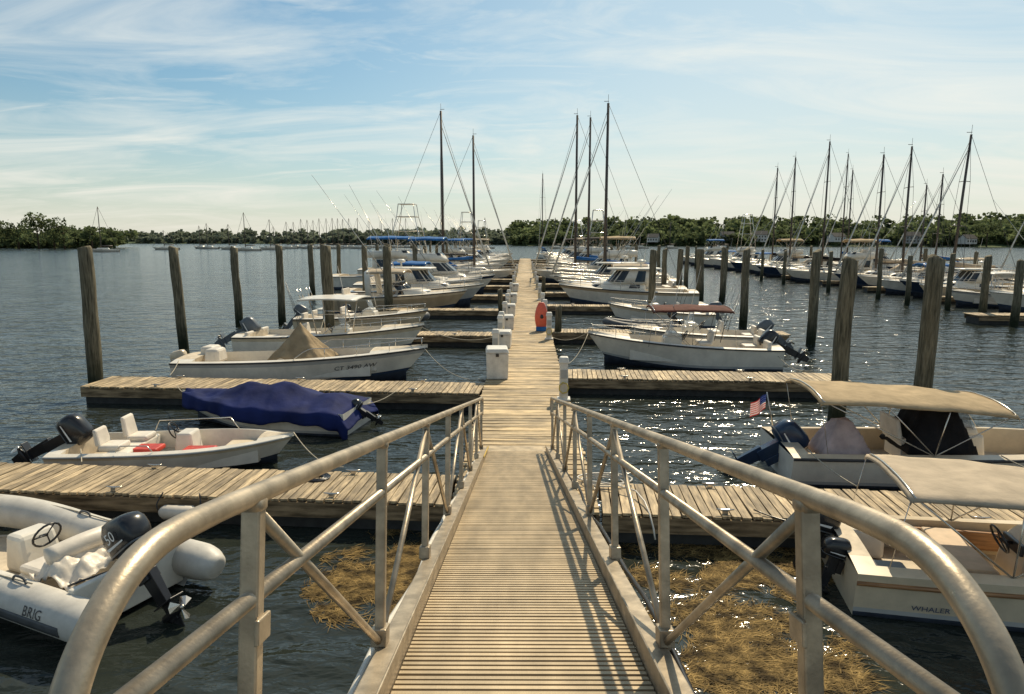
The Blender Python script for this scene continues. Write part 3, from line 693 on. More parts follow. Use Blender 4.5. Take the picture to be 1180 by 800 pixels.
a = MB(); a.box((0, 0, .1), (.46, .38, .2)); mkobj('blue_base', a, BLUEC, ky, bevel=.04)

# ------------------------------------------------------------------ NEAR BOATS
def rib(label, loc, rz, L=4.6, B=2.05, r=.24, tube_m=HYPALON, big=True, name='inflatable_boat', mtr=COWLB, tilt=0, text=None):
    root = thing(name, label, 'inflatable boat', loc, rz, None if big else G_L)
    yb = B/2-r; zc = .34; tx = .62 if big else .38
    half = [(-L/2, yb, zc-.02), (-L/2+.05, yb, zc-.01), (-L/2+.14, yb, zc-.01), (-L/2+.4, yb, zc), (-L/4, yb, zc), (0, yb, zc+.01), (L*.2, yb, zc+.05), (L*.34, yb*.82, zc+.12), (L*.44, yb*.45, zc+.19), (L*.475, 0, zc+.22)]
    path = half+[(x, -y, z) for x, y, z in half[-2::-1]]
    sp = catmull(path, 4); n = len(sp)
    rs = [r]*n
    for i in range(n):
        dx = min(sp[i].x+L/2, 9)
        if dx < .36 and abs(sp[i].y) > yb*.9: rs[i] = r*(.3+.7*math.sqrt(max(0, 1-(1-min(1, max(0, dx)/.34))**2)))
    mb = MB(); mb.tube(sp, rs, 20); tb = mkobj('inflatable_tube', mb, tube_m, root)
    for sg in (1, -1):
        s = MB(); sel = [p for p in sp if p.y*sg > 0.02 and p.x > -L/2+.35]
        s.grid([[p+Vector((0, sg*(r+.004)*math.cos(a), (r+.004)*math.sin(a))) for a in (-.35, -.18, 0, .12)] for p in sel]); mkobj('rubbing_strake', s, HYPD, tb, solid=.015)
        for x in (-L*.2, L*.05):
            h = MB(); h.tube(catmull([(x-.12, sg*(yb), zc+r), (x-.08, sg*yb, zc+r+.06), (x+.08, sg*yb, zc+r+.06), (x+.12, sg*yb, zc+r)], 3), .015, 6); mkobj('grab_handle', h, HYPD, tb)
        if big:
            for x in (-L*.14, L*.12):
                sm = MB(); sm.tube([(x, sg*(yb+(r+.001)*math.cos(a)), zc+(r+.001)*math.sin(a)) for a in [i*.3-.6 for i in range(11)]], .006, 4); mkobj('tube_seam', sm, GELG, tb)
    fl = MB(); fl.grid([[Vector((x, y, .12 if abs(y) < yb-.1 else .16)) for y in (-yb*f, -yb*f*.5, 0, yb*f*.5, yb*f)] for x, f in ((-L/2+tx, 1), (-L/4, 1), (L*.2, 1), (L*.38, .6), (L*.45, .1))]); mkobj('floor', fl, NONSKID, root)
    hu = MB(); hu.grid([[Vector((x, y*f, z)) for y, z in ((-yb, .15), (-yb*.8, -.05), (0, -.25), (yb*.8, -.05), (yb, .15))] for x, f in ((-L/2+tx-.1, 1), (L*.2, 1), (L*.36, .6), (L*.45, .1))]); mkobj('hull', hu, GELG, root)
    tr = MB(); tr.box((-L/2+tx, 0, .33), (.09, yb*2-r*.6, .56)); mkobj('transom', tr, GEL, root, bevel=.02)
    if big:
        cs = MB(); cs.box((L*.06, -.1, .38), (.45, .55, .5), top=(.7, .85), shift=(.06, 0)); mkobj('console', cs, GEL, root, bevel=.06)
        wheel(root, L*.06-.3, -.1, .62)
        b = MB(); b.box((-L*.13, 0, .28), (.5, 1.0, .28)); mkobj('seat_base', b, GEL, root, bevel=.04)
        b = MB(); b.box((-L*.13, 0, .47), (.48, .98, .12)); mkobj('seat', b, VINYL, root, bevel=.05)
        b = MB(); b.tube(catmull([(-L*.2, -.45, .72), (-L*.21, 0, .76), (-L*.2, .45, .72)], 4), .12, 10); mkobj('seat_back_roll', b, VINYL, root)
        def cv(u, v):
            d = max(abs(u-.5), abs(v-.5))*2
            return Vector((-L*.31+u*.75, .08+(v-.5)*.95, .66+.05*math.sin(u*9+v*4)-.28*max(0, d-.4)**1.2+.14*noise.noise(Vector((u*4, v*4, 2)))+.07*noise.noise(Vector((u*11, v*11, 6)))))
        drape(root, cv, 30, 30, VINYL, 'crumpled_cover', label='crumpled light grey cover over the helm seat')
        ln = MB(); ln.tube(catmull([(-L*.36, .25, .6), (-L*.3, .5, .5), (-L*.22, .5, .3), (-L*.1, .62, .25), (L*.05, .5, .22)], 6), .014, 6); mkobj('fuel_hose', ln, BLACK, root)
        gl = MB(); gl.tube(catmull([(p.x, p.y, p.z+r+.03-.05*abs(math.sin(i*.8))) for i, p in enumerate(sp[16:-16:3])], 3), .01, 5); mkobj('grab_line', gl, ROPE, root)
    outboard(root, -L/2+tx-.04, 0, .5 if big else .6, .92 if big else .7, mtr, tilt, text)
    if text:
        def fn(u, v):
            a = (v-.02)/r+.25; x = -L/2+1.02-u
            return Vector((x, yb+(r+.006)*math.cos(a), zc+(r+.006)*math.sin(a)))
        lettering(root, 'BRIG', .155, fn, BLACKL)
    return root
rib('light grey inflatable boat with black outboard beside the finger dock', (-6.42, 8.4, 0), 157, 4.7, 2.05, .235, text='50', tilt=38)

root = thing('open_skiff', 'small white open skiff with red cushions and tilted black outboard', 'boat', (-6.95, 13.25, 0), 3, G_L)
H = Hull(4.5, 1.75, .42, .58, .2, .35, 2.6, .45, .95); H.build(root, [GEL, BOTTOM, GEL, GELC]); H.deck(root, [GEL, NONSKID], .12, .06, .86, cap=.12, crown=.04); H.rub(root, GELG, .022)
th = MB(); th.box((-.95, 0, .32), (.42, 1.35, .26)); mkobj('bench', th, GEL, root, bevel=.03)
seat(root, -.95, .3, .5, .45, .42, VINYL, .42, ped=False); seat(root, -1.15, -.35, .5, .45, .42, VINYL, .34, ped=False)
for (c_, d_) in (((-.55, -.25, .40), (.5, .42, .1)), ((.45, -.3, .28), (.6, .45, .26))):
    rc = MB(); rc.box(c_, d_); mkobj('red_cushion', rc, REDV, root, bevel=.03)
cs = MB(); cs.box((.0, .3, .36), (.42, .5, .5), top=(.7, .9)); mkobj('console', cs, GEL, root, bevel=.04); wheel(root, -.28, .3, .62)
bx = MB(); bx.box((1.1, .1, .26), (.5, .6, .24)); mkobj('cooler', bx, GELC, root, bevel=.03)
ra = MB(); ra.tube([(-.9, .8, .5), (-.8, .8, .7), (.7, .8, .75), (.9, .75, .5)], .012, 6); ra.tube([(-.9, -.8, .5), (-.8, -.8, .62), (-.3, -.8, .62), (-.2, -.8, .5)], .012, 6); mkobj('grab_rail', ra, STEEL, root)
outboard(root, -2.32, 0, .26, 1.0, COWLB, 62, label='black outboard motor tilted up')

root = thing('covered_boat', 'small runabout under a rumpled navy blue cover', 'boat', (-6.35, 16.35, 0), 171, G_L)
H = Hull(4.7, 1.9, .56, .76, .2, .4, 2.3, .4, .92); H.build(root, [GEL, BOTTOM, GELG, GEL]); H.rub(root, RUBBER, .02, f=.62)
def cv(u, v):
    q = max(-.03, -.03+1.0*u); qq = max(q, 0); hb = H.hb(qq)+.05; a = (v-.5)*2; y = hb*max(-1, min(1, a*1.3)); z0 = H.zs(qq)
    ridge = .40*math.exp(-((u-.40)/.13)**2)+.30*math.exp(-((u-.62)/.14)**2)+.24*math.exp(-((u-.15)/.09)**2)+.05
    f = abs(a)*1.3; s_ = math.copysign(1, a); end = max(0, 1-u/.05)
    if f <= 1:
        z = z0+ridge*(1-f**1.1)-.06*abs(math.sin(u*math.pi*6+s_*.6+f))*f*(1-f)*3+.010*math.sin(u*33+f*5)*f
    else:
        hem = 1.0+.18*math.sin(u*13+s_)+.08*math.sin(u*31); z = z0-(f-1)*hem; y += s_*(f-1)*(.12+.12*math.sin(u*52+3*math.sin(u*9)))+s_*.02
    return Vector((-H.L/2+H.L*q, y, z-.32*end+.04*noise.noise(Vector((u*9, v*6, 1.3)))+.02*noise.noise(Vector((u*24, v*9, 4)))))
drape(root, cv, 140, 36, NAVYC, 'boat_cover', .012, 'navy blue canvas cover draped over the whole boat')
outboard(root, -2.40, 0, .28, .55, COWLB, 58)

root, H = center_console('long white open boat with khaki cover over its console', (-7.05, 21.6, 0), -2, 7.9, 2.4, GEL, GELG, cover=True, mm=GELC, tilt=-4, num='CT 3490 AW', fb=1.12, fs=.72, msc=.8, mz=-.3)
def cv(u, v):
    x = -1.0+2.0*u; y = (v-.5)*1.5; d = max(abs(u-.42)*2.0, abs(v-.5)*1.75); an = math.atan2(v-.5, u-.42)
    z = 1.95-1.3*min(1, d)**.8+.05*noise.noise(Vector((u*7, v*7, 4)))+.05*min(1, d)*math.sin(an*9)
    return Vector((x, y, z))
drape(root, cv, 40, 36, TANP, 'console_cover', .012, 'khaki canvas cover tied over the console')
for x in (-2.9, -3.3):
    b = MB(); b.box((x, -.2 if x > -3 else .3, .85), (.5, .7, .45), top=(.85, .85)); mkobj('stern_seat', b, VINYL, root, bevel=.08)
b = MB(); b.box((1.9, 0, .6), (1.0, 1.0, .4)); mkobj('forward_seat', b, VINYL, root, bevel=.06)

center_console('white open fishing boat with hard top and grey outboard', (-7.5, 26.4, 0), -3, 7.2, 2.5, GEL, GELC, top='hard', topm=GEL, mm=COWLG, tilt=62, fb=1.25, fs=.85, msc=1.15, mz=-.25)
rib('small dark grey inflatable dinghy tied beside a finger dock', (-7.4, 35.8, 0), -4, 4.6, 1.9, .22, HYPD, big=False, mtr=COWLB, tilt=20)
center_console('small cream open boat with low windscreen in its slip', (-7.9, 33.2, 0), -4, 6.4, 2.3, GELC, GELT, mm=COWLG, tilt=40)

def whaler(label, loc, rz, L, B, hm=GEL, name='runabout'):
    root = thing(name, label, 'boat', loc, rz, G_L)
    H = Hull(L, B, .58, .74, .2, .3, 3.2, .5, .97, .15); H.build(root, [hm, BOTTOM, GELG, hm]); H.deck(root, [GELC, NONSKID], .2, .05, .82, cap=.2, crown=.05)
    return root, H
root, H = whaler('cream open runabout with wood rub rail and cream canvas top', (6.6, 8.2, 0), -10, 5.0, 2.0, GELC)
H.rub(root, TEAK, .03, f=.78)
lettering(root, 'WHALER', .105, lambda u, v: H.side(.125+u/5.0, .26+v/.66, -1, .012), BLUEL)
bimini(root, -1.95, .45, .86, 1.56, 1.63, .62, CREAMC, px=-.8, slope=-.10)
console(root, -.1, .2, .7, .68, m=GELC)
b = MB(); b.box((-1.05, 0, .36), (.42, 1.3, .3)); mkobj('bench', b, TEAK, root, bevel=.02)
b = MB(); b.box((-1.05, 0, .55), (.42, 1.3, .09)); mkobj('seat', b, mat('tan_vinyl', (.5, .36, .22), .5), root, bevel=.03)
for sg in (1, -1):
    b = MB(); b.box((-.6, sg*.70, .42), (2.6, .05, .26)); mkobj('side_locker', b, TEAK, root, bevel=.01)
b = MB(); b.box((-2.05, .55, .42), (.5, .55, .42)); mkobj('stern_seat', b, VINYL, root, bevel=.06)
b = MB(); b.box((-2.0, -.45, .36), (.42, .3, .26)); mkobj('fuel_tank', b, BLACK, root, bevel=.04)
b = MB(); b.box((1.5, 0, .42), (.7, 1.0, .34)); mkobj('cooler', b, GEL, root, bevel=.04)
outboard(root, -2.5, .3, .36, .88, COWLB, 14, label='large black outboard motor'); outboard(root, -2.5, -.38, .38, .5, COWLB, 16, label='small auxiliary outboard')
H.bowrail(root, .55, .98, .25)

root, H = whaler('white open boat with large tan canvas bimini and blue-black outboard', (8.15, 12.95, 0), -3, 6.4, 2.2)
H.rub(root, RUBBER, .03, f=.96)
bimini(root, -2.75, .65, 1.0, 1.66, 1.79, .64, TANC, px=-.7, nb=4, slope=-.20)
console(root, .2, .2, .8, .85); seat(root, -.75, .1, .7, .8, .45, VINYL)
def cv(u, v):
    d = max(abs(u-.5), abs(v-.5))*2; return Vector((-.95+1.25*u, (v-.5)*1.25, 1.42-1.1*max(0, d-.35)**1.3*1.4+.05*noise.noise(Vector((u*6, v*6, 8)))))
drape(root, cv, 20, 20, BLACKC, 'console_cover', .012, 'black canvas cover over the console seat')
def cv(u, v):
    d = max(abs(u-.5), abs(v-.5))*2; return Vector((-2.55+.95*u, -.25+(v-.5)*.9, 1.12-.95*max(0, d-.25)**1.2+.07*noise.noise(Vector((u*6, v*6, 3)))))
drape(root, cv, 20, 20, VINYLP, 'seat_cover', .012, 'dusty pink-grey cover over the stern seat')
outboard(root, -3.2, -.1, .2, 1.05, COWLN, 60, label='blue-black outboard motor tilted up')
fl = MB(); fl.cyl((-3.0, .75, .5), (-3.2, .75, 1.40), .012); mkobj('flag_staff', fl, STEEL, root)
rows = []
for i in range(14):
    v = i/13; rows.append([Vector((-3.205-.30*u, .75+.05*math.sin(u*7+v), 1.36-.31*v-.2*u)) for u in [k/12 for k in range(13)]])
fm = MB()
for i in range(13):
    for j in range(12):
        canton = i < 7 and j < 5
        fm.add([rows[i][j], rows[i][j+1], rows[i+1][j+1], rows[i+1][j]], [(0, 1, 2, 3)], 2 if canton else (0 if i % 2 == 0 else 1))
for i in range(3):
    for j in range(4):
        c = rows[i*2+1][j].lerp(rows[i*2+2][j+1], .5)
        for o_ in (-.006, .006): fm.add([c+Vector((-.008, o_, 0)), c+Vector((0, o_, -.008)), c+Vector((.008, o_, 0)), c+Vector((0, o_, .008))], [(0, 1, 2, 3)], 1)
mkobj('flag', fm, [mat('flag_red', (.55, .03, .03), .7, transl=.4), mat('flag_white', (.75, .72, .68), .7, transl=.4), mat('flag_blue', (.02, .04, .18), .7, transl=.4)], root, label='small stars and stripes flag')

center_console('white open fishing boat with dark brown canvas top and dark outboard', (5.65, 24.6, 0), 177, 6.7, 2.4, GEL, GEL, top='canvas', topm=BROWNC, mm=COWLB, tilt=62, fb=1.15, fs=.75, motors=1, boot=GELG, msc=1.1, mz=-.3)
rib('small dark covered inflatable tied near a finger dock', (5.7, 33.2, 0), 175, 3.6, 1.7, .2, HYPD, big=False, tilt=40)
center_console('small white runabout with windscreen in its slip', (7.1, 36.0, 0), 176, 5.4, 2.2, GEL, GELC, mm=COWLG, tilt=20, fb=1.2)
center_console('white open boat with tilted outboard in its slip', (7.0, 27.7, 0), 176, 5.6, 2.2, GEL, GELG, mm=COWLG, tilt=50, fb=1.0)

# ------------------------------------------------------------------ cruisers
C = cruiser
C('tan hulled express cruiser with cream canvas top in its slip', (-7.9, 42.6, 0), -3, 8.6, 2.9, 'express', GELT, GELC, canvas=CREAMC, rig=True)
C('white hardtop cruiser with cabin windows in its slip', (-7.5, 46.6, 0), -3, 9.4, 3.0, 'hardtop', GELG, GEL)
C('white express cruiser with blue canvas top in its slip', (-8.2, 53.2, 0), -3, 9.8, 3.2, 'express', GEL, GELG, canvas=BLUEC)
C('white flybridge fishing cruiser with blue canopy in its slip', (-7.4, 57.5, 0), -3, 9.8, 3.3, 'flybridge', GEL, GELN, canvas=BLUEC, rig=True)
C('large white flybridge cruiser with blue canopy', (-11.5, 64.0, 0), -3, 13, 4.2, 'flybridge', GEL, canvas=BLUEC, rig=True)
C('white sportfishing boat with tall tubular tuna tower', (-12.3, 78.5, 0), -3, 13, 4.3, 'sportfish', GEL)
C('white cabin cruiser with tan hull stripe in its slip', (6.9, 46.6, 0), 177, 9.2, 3.1, 'hardtop', GEL, GELT)
C('cream express cruiser with open cockpit in its slip', (7.0, 50.3, 0), 177, 9.2, 3.1, 'express', GELC, GELN, canvas=CREAMC)
C('navy hulled hardtop cruiser in its slip', (7.2, 56.6, 0), 177, 9.6, 3.2, 'hardtop', GELN, GEL, rig=True)
C('white flybridge cruiser with tan canopy in its slip', (8.2, 67.5, 0), 177, 11, 3.6, 'flybridge', GEL, canvas=TANC, rig=True)
gen = ['express', 'hardtop', 'flybridge', 'sportfish', 'express', 'flybridge', 'hardtop']
lab = {'express': 'white express cruiser moored far along the dock', 'hardtop': 'white hardtop cruiser moored far along the dock', 'flybridge': 'white flybridge cruiser moored far along the dock', 'sportfish': 'white sportfishing boat moored far along the dock'}
for k, y in enumerate((85.5, 90, 97, 101, 108, 112.5, 120, 125, 132, 137, 144)):
    s = gen[k % 7]; C(lab[s], (-7.5-random.random()*2, y, 0), -3, 9+random.random()*3, 3.3, s, GEL, canvas=random.choice([BLUEC, CREAMC, BLACKC]), det=False, rig=k % 2 == 0)
for k, y in enumerate((89.5, 94, 101, 105, 112, 117, 124, 129, 136, 140)):
    s = gen[(k+2) % 7]; C(lab[s], (7.5+random.random()*2, y, 0), 177, 9+random.random()*3, 3.3, s, random.choice([GEL, GEL, GELN]), canvas=random.choice([BLUEC, CREAMC, BLACKC]), det=False, rig=k % 2 == 1)
S = sailboat
S('white sailboat with tall dark mast and blue sail cover', (-9.2, 69, 0), -3, 12, 3.5, 16.9)
S('white sailboat with furled jib in its slip', (-6.4, 74.5, 0), -3, 11, 3.3, 15.4)
S('white sailboat with slightly leaning tall mast', (7.9, 60.5, 0), 177, 11.5, 3.4, 15.9, lean=-1.6)
S('white sailboat with tall dark mast in its slip', (6.2, 73.2, 0), 177, 11, 3.3, 17.2)
S('navy hulled sailboat with tall mast in its slip', (8.2, 79.5, 0), 177, 12, 3.5, 18.0, GELN, lean=-1.2)
S('white sailboat moored beyond the end of the dock', (4.5, 175, 0), 100, 12, 3.5, 21)

# ------------------------------------------------------------------ far marina on the other side
FG = 'boats in the neighbouring marina'
dock('distant timber dock lined with moored boats', 34, 150, 38.5, 2.2, along='y', name='far_dock', pitch=.3, group='docks of the neighbouring marina')
dock('short timber finger dock of the neighbouring marina', 37.3, 24.5, 37.3, 1.4, -2, name='finger_dock', group='docks of the neighbouring marina', detail=False)
for y in (49.4, 59.8, 68.8, 79): dock('timber finger dock between boats of the neighbouring marina', 37.3, 29.5, y, 1.0, -1, pitch=.3, group='docks of the neighbouring marina', detail=False)
masts = [(33.5, 94, 14), (32.7, 85, 14.3), (47.5, 104, 17), (32.8, 74.5, 14.7), (34.3, 66.2, 12.4), (34.0, 62.2, 12.6), (45.5, 76, 11.5), (34.2, 54.8, 12.4), (47.5, 84, 11), (50, 67, 12), (45.5, 97, 14), (47, 57, 10)]
for k, (x, y, h) in enumerate(masts):
    S('sailboat with bare mast moored at the neighbouring marina', (x+.6+random.uniform(-.8, .5), y, 0), 180+random.uniform(-3, 3), 9.5, 3.0, h, random.choice([GEL, GEL, GELN]), random.choice([BLUEC, CREAMC, BLACKC]), lean=(-4 if k == 7 else random.uniform(-1.2, 1.2)), group=FG, mr=.115)
for k, (y, s, L_, hm) in enumerate(((43.6, 'express', 8.0, GEL), (47.2, 'cc', 6.6, GEL), (51.4, 'hardtop', 7.6, GELC), (58.0, 'express', 7.6, GEL), (70.4, 'flybridge', 8.6, GEL), (77.2, 'hardtop', 7.6, GELT), (81.4, 'express', 8.2, GEL), (89.5, 'flybridge', 9, GEL), (98.5, 'express', 9, GELN), (103, 'hardtop', 8, GEL), (109, 'sportfish', 10, GEL), (116, 'express', 9, GEL), (124, 'flybridge', 9, GEL), (132, 'hardtop', 9, GEL))):
    loc = (33.4-(8-L_)*.3+random.uniform(-1, .3), y, 0); rz = 180+random.uniform(-4, 4); cvm = random.choice([BLUEC, CREAMC, BLACKC, TANC])
    if s == 'cc': r_, H_ = center_console('white open boat with hard top at the neighbouring marina', loc, rz, L_, 2.4, hm, GELG, top='hard', mm=COWLB, tilt=50)
    else: r_, H_ = C('motor cruiser with canvas moored at the neighbouring marina', loc, rz, L_, 2.8, s, hm, canvas=cvm, det=False, rig=k % 3 == 1)
    r_['group'] = FG
for k, y in enumerate((43, 50, 61, 71, 89, 93)):
    r_, H_ = C('white motor cruiser moored behind the neighbouring dock', (45+random.random()*2, y, 0), random.uniform(-4, 4), 8.5, 2.9, gen[(k+1) % 7], GEL, canvas=random.choice([BLUEC, CREAMC]), det=False); r_['group'] = FG

# ------------------------------------------------------------------ moored yachts on open water
def far_yacht(x, y, L=10, mast=16, rz=0, lab='white sailing yacht at anchor on open water'):
    mb = MB(); H = Hull(L, 3, .9, 1.3, .3, 1.2, 2, .35, .7)
    rows = []
    for i in range(9):
        q = i/8; rows.append([H.side(q, 1, 1), H.side(q, 0, 1), H.keel(q), H.side(q, 0, -1), H.side(q, 1, -1)])
    mb.grid(rows); mb.grid([[r[0], r[-1]] for r in rows]); mb.box((0, 0, 1.35), (L*.4, 1.6, .5), top=(.8, .8))
    mb.tube([(.6, 0, 1), (.6, 0, mast)], [.2, .13], 5, 1); mb.tube([(.4, 0, 2.3), (-L*.3, 0, 2.3)], .2, 5, 1)
    mb.tube([(.6, 0, mast), (L*.48, 0, 1.3)], .06, 3, 1); mb.tube([(.6, 0, mast), (-L*.48, 0, 1)], .06, 3, 1)
    o = mkobj('anchored_yacht', mb, [GEL, MASTA], None, loc=(x, y, 0), rot=(0, 0, R(rz))); tag(o, lab, 'sailboat', 'yachts at anchor in the harbour')
far_yacht(-161, 260, 11, 17, 200)
for px, t, h in ((191, 320, 9), (232, 360, 12), (241, 350, 13), (266, 330, 12), (285, 290, 16), (314, 320, 14), (318, 380, 12), (333, 360, 14), (341, 400, 15), (350, 380, 16), (357, 360, 15), (364, 400, 16), (371, 370, 16), (379, 400, 17), (386, 360, 16), (392, 400, 17), (398, 380, 16), (405, 400, 17), (415, 360, 16), (428, 400, 17), (442, 380, 16), (455, 400, 17), (470, 400, 17), (560, 360, 16), (640, 360, 16), (720, 360, 15), (735, 370, 15), (770, 370, 14), (830, 360, 14)):
    far_yacht((px-605)/787*t, t, random.uniform(9, 12), h, random.uniform(160, 230))

# ------------------------------------------------------------------ shore and trees
def shore(name, pts, depth, hgt):
    mb = MB(); rows = []
    for i, (x, y) in enumerate(pts):
        r = []
        for k in range(8):
            f = k/7; nn = .75+.4*noise.noise(Vector((x*.006, f*2, 4)))
            r.append(Vector((x*(1+f*depth/700), y+f*depth, -.5 if k == 0 else (.8+hgt*nn*min(1, f*1.3)**1.1))))
        rows.append(r)
    mb.grid(rows)
    o = mkobj(name, mb, mat('shore_ground', (.06, .08, .035), .95, var=.35, scale=.05)); o['kind'] = 'structure'
    return rows
LEAF = mat('far_foliage', (.085, .11, .05), .9, var=.35, color2=(.14, .17, .075), scale=.12, island=.3, transl=.45)  # foliage green, lightened in the base colour to suggest distance haze
LEAFF = mat('haze_tinted_foliage', (.14, .165, .12), .95, var=.2, color2=(.18, .205, .145), scale=.1, island=.2, transl=.45)  # atmospheric haze painted into the leaf colour, paler for the farthest woods
def clump_tree(mb, x, y, z, h, w, nf, sz, low=.35):
    c = [(random.uniform(-.35, .35)*w, random.uniform(-.35, .35)*w, random.uniform(low, .8)*h, random.uniform(.3, .5)) for _ in range(6)]
    for _ in range(nf):
        cx, cy, cz, cr = random.choice(c)
        d = Vector((random.gauss(0, 1), random.gauss(0, 1), random.gauss(0, 1))).normalized()*cr*random.uniform(.6, 1.05)
        p = Vector((x+cx+d.x*w*.75, y+cy+d.y*w*.75, z+max(.2, cz+d.z*h*.45)))
        s = sz*random.uniform(.6, 1.3); u = Vector((random.gauss(0, 1), random.gauss(0, 1), random.gauss(0, 1))).normalized(); v = u.orthogonal().normalized()
        q = u.cross(v)
        mb.add([p-v*s, p+q*s*.8, p+v*s*.9, p-q*s], [(0, 1, 2, 3)])
def wood(name, pts, depth, hgt, treeh, n, nf, sz, m, label):
    rows = shore('hill', pts, depth, hgt)
    mb = MB(); K = len(rows)-1
    for i in range(n):
        if i < n*.3: a = K*(i+random.random())/(n*.3); b = random.uniform(.35, .8)
        else: a = random.random()*K; b = .8+random.random()*6
        a = min(a, K-.001); ia = int(a); fa = a-ia; ib = min(int(b), 6); fb_ = b-ib
        p = rows[ia][ib].lerp(rows[ia+1][ib], fa).lerp(rows[ia][ib+1].lerp(rows[ia+1][ib+1], fa), fb_)
        if ib == 0: p.z = max(p.z, .3)
        th = treeh*random.uniform(.6, 1.2)*(.75 if ib == 0 else 1); clump_tree(mb, p.x, p.y, p.z, th, th*1.0, nf, sz, .08)
    o = mkobj(name, mb, m); o['kind'] = 'stuff'; o['label'] = label
    return rows
wood('shore_wood', [(-10+28*i, 545-i*8+15*math.sin(i*.9)) for i in range(24)], 150, 18, 11, 950, 95, 1.4, LEAF, 'wooded far shore')
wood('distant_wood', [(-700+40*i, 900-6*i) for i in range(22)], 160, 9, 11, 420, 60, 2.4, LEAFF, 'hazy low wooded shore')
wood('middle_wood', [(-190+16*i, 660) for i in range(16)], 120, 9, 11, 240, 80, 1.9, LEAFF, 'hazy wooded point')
wood('point_wood', [(-420+16*i, 360+1.2*i) for i in range(13)], 70, 3, 10, 230, 130, 1.0, LEAF, 'dark wooded point across the water')

def tree(x, y, z, h):
    root = thing('tree', 'broad leafy tree on the far shore', 'tree', (x, y, z), random.random()*360, 'trees on the far shore')
    t = MB(); t.tube([(0, 0, -1), (.1, 0, h*.3), (0, .1, h*.6)], [.5, .35, .15], 7)
    for k in range(5):
        a = k*1.3; t.tube([(0, 0, h*.3+k*.06*h), (math.cos(a)*h*.22, math.sin(a)*h*.22, h*.55+k*.05*h)], [.2, .06], 5)
    mkobj('trunk', t, mat('bark', (.08, .06, .04), .9), root)
    c = MB(); clump_tree(c, 0, 0, 0, h, h*.8, 520, .6, .25); mkobj('crown', c, LEAF, root)
for x, y, h in ((-262, 352, 17), (-250, 350, 18.5), (-238, 352, 15), (-226, 356, 12), (-272, 350, 16), (-246, 356, 16)): tree(x, y, 1, h)
for x, y, h in ((300, 455, 17), (318, 450, 15), (345, 445, 18), (372, 440, 16), (395, 436, 18), (270, 462, 14)): tree(x, y, 1, h)

def house(x, y, z, w, d, h, rz, wallm, roofm):
    root = thing('house', 'small white gabled house among trees on the far shore', 'house', (x, y, z), rz, 'houses on the far shore')
    a = MB(); a.box((0, 0, h/2), (w, d, h)); a.add([(-w/2, -d/2, h), (-w/2, d/2, h), (-w/2, 0, h+d*.35), (w/2, -d/2, h), (w/2, d/2, h), (w/2, 0, h+d*.35)], [(0, 1, 2), (3, 5, 4)]); mkobj('wall', a, wallm, root)
    b = MB(); b.add([(-w/2-.4, -d/2-.4, h-.2), (w/2+.4, -d/2-.4, h-.2), (w/2+.4, 0, h+d*.35+.1), (-w/2-.4, 0, h+d*.35+.1), (-w/2-.4, d/2+.4, h-.2), (w/2+.4, d/2+.4, h-.2)], [(0, 1, 2, 3), (3, 2, 5, 4)]); mkobj('roof', b, roofm, root, solid=.2)
    for i in range(4):
        for zz in ((h*.3, h*.72) if h > 5 else (h*.5,)):
            g = MB(); g.box((-w*.36+i*w*.24, -d/2-.03, zz), (1.0, .08, 1.3)); mkobj('window', g, GLASS, root)
WALL = mat('house_white_wall', (.62, .6, .55), .8); WALLG = mat('house_grey_wall', (.34, .34, .32), .8); ROOF = mat('house_roof', (.09, .085, .08), .9)
for k, (x, y, w_) in enumerate(((145, 500, 9), (168, 496, 8), (215, 482, 10), (262, 474, 9), (292, 462, 8), (330, 452, 10), (420, 427, 10), (380, 437, 9), (96, 520, 8), (452, 417, 10))):
    house(x, y, 1.5+random.random()*3, w_, 7, 5.2 if k % 2 else 3.6, random.uniform(-35, 35), WALL if k % 3 else WALLG, ROOF)

# ------------------------------------------------------------------ seaweed mats
WEEDM = mat('straw_weed', (.085, .055, .018), .8, var=.45, color2=(.21, .14, .05), scale=5, island=.5)
def weed(cx, cy, ax, ay, n, label):
    mb = MB()
    for _ in range(n):
        a = random.random()*6.283; r_ = random.random()**.6*1.2; x = cx+ax*r_*math.cos(a); y = cy+ay*r_*math.sin(a)
        if noise.noise(Vector((x*1.6, y*1.6, 7)))+.5*noise.noise(Vector((x*5, y*5, 2))) < -.2+.5*(r_-.5)+random.uniform(-.12, .12): continue
        t = random.gauss(.2, .8); l = random.uniform(.1, .36); d = Vector((math.cos(t), math.sin(t), 0)); s_ = Vector((-d.y, d.x, 0))*random.uniform(.002, .006)
        z = random.uniform(.003, .016); p = Vector((x, y, z)); m_ = p+d*l*.5+Vector((0, 0, random.uniform(0, .008)))+s_*random.uniform(-8, 8); e = p+d*l
        mb.add([p-s_, p+s_, m_+s_, m_-s_, e], [(0, 1, 2, 3), (3, 2, 4)])
    o = mkobj('floating_seaweed', mb, WEEDM); o['kind'] = 'stuff'; o['label'] = label
weed(-1.75, 8.7, 1.05, 1.2, 11000, 'straw coloured floating seaweed mat')
weed(2.9, 8.7, 1.3, .5, 6000, 'straw coloured floating seaweed mat')
weed(2.3, 6.9, 1.1, 1.0, 9000, 'straw coloured floating seaweed mat')
weed(3.0, 9.4, 1.8, .25, 1500, 'small floating seaweed patch')

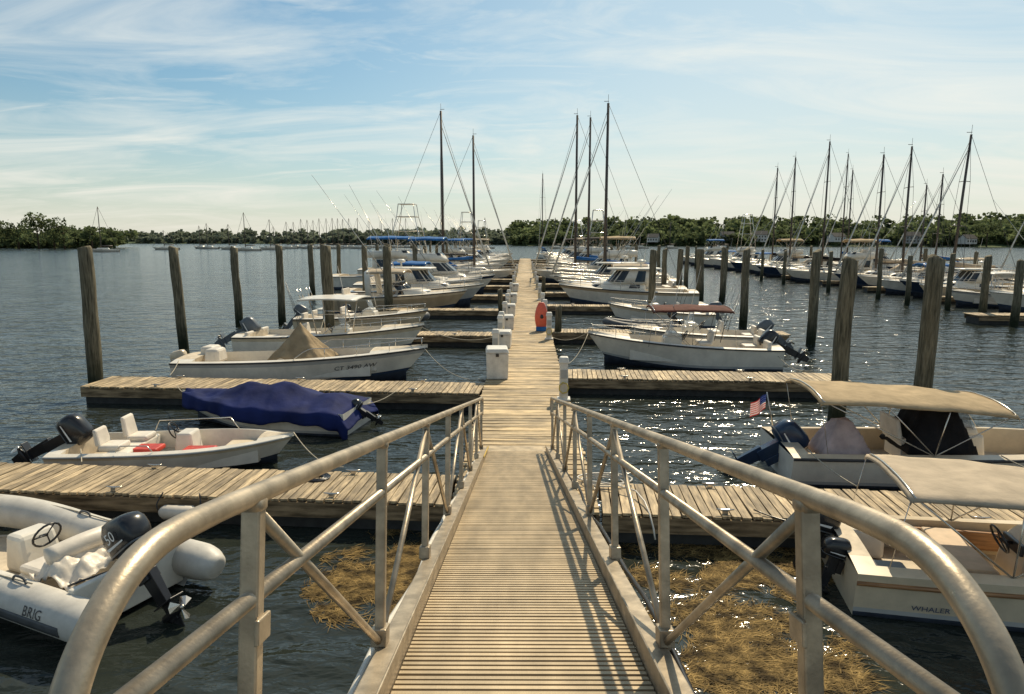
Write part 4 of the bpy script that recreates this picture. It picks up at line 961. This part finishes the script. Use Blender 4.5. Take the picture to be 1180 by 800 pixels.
# ------------------------------------------------------------------ fenders and mooring lines
def fender(x, y, z, rz, label='white cylindrical fender hanging on the dock edge'):
    root = thing('fender', label, 'fender', (x, y, z), rz)
    a = MB(); a.tube([(-.32, 0, 0), (-.28, 0, 0), (-.22, 0, 0), (.22, 0, 0), (.28, 0, 0), (.32, 0, 0)], [.03, .08, .115, .115, .08, .03], 12); mkobj('fender_body', a, VINYL, root)
    for s in (1, -1):
        b = MB(); b.tube(catmull([(s*.32, 0, 0), (s*.36, .02, .12), (s*.3, .12, .28)], 4), .012, 5); mkobj('fender_line', b, BLACK, root)
fender(-5.45, 10.12, .26, -3.5)
def line(a, b, sag=.2, m=ROPE, label='slack mooring line from a boat to the dock'):
    a = Vector(a); b = Vector(b); mb = MB(); mb.tube([a.lerp(b, t/10)-Vector((0, 0, sag*4*(t/10)*(1-t/10))) for t in range(11)], .011, 5)
    tag(mkobj('mooring_line', mb, m), label, 'rope', 'mooring lines between boats and docks')
line((-4.75, 13.5, .6), (-3.2, 11.5, .55)); line((-8.6, 12.6, .5), (-8.0, 11.7, .55), .1)
line((-8.6, 16.9, .7), (-9.5, 18.1, .55), .1); line((-4.2, 16.0, .6), (-3.4, 17.8, .55), .15)
line((-3.2, 21.4, 1.1), (-1.6, 19.2, .55), .2); line((-10.8, 20.8, .8), (-10.5, 19.6, .55), .05); line((-4.0, 26, 1.2), (-1.2, 28, .55), .3); line((-8, 25.6, .9), (-8.9, 30, 1.2), .2)
line((2.3, 24.7, 1.15), (1.2, 21.5, .55), .3); line((8.7, 24, .8), (8.8, 20.7, .55), .3); line((5.2, 12.2, .7), (5.4, 10.7, .55), .05); line((8.5, 11.9, .7), (9.0, 10.5, .55), .05)
line((4.4, 9.0, .6), (3.4, 9.7, .55), .08, BLACK); line((2.3, 24.9, 1.15), (1.1, 27.6, .6), .2)
def coil(x, y, m, label):
    mb = MB(); pts = [(x+(.08+.0022*t)*math.cos(t*.6), y+(.08+.0022*t)*math.sin(t*.6), .515+.01*(t % 7)/7) for t in range(60)]; mb.tube(pts, .013, 5)
    tag(mkobj('rope_coil', mb, m), label, 'rope')
coil(-3.5, 11.05, BLACK, 'coiled black dock line lying on the finger dock'); coil(4.6, 10.3, ROPE, 'coiled light dock line lying on the finger dock'); coil(-7.6, 18.7, ROPE, 'coiled light dock line on the second finger dock')
mb = MB(); pts = [(1.35+.3*math.cos(t*.55)*(1+.02*t), 10.9+.25*math.sin(t*.55), .515+.003*t) for t in range(32)]+[(1.75, 10.3, .6), (1.85, 9.6, .5), (1.9, 9.4, .2)]
mb.tube(catmull(pts, 2), .013, 6); tag(mkobj('water_hose', mb, PEDW), 'coiled white water hose lying on the dock boards', 'hose')
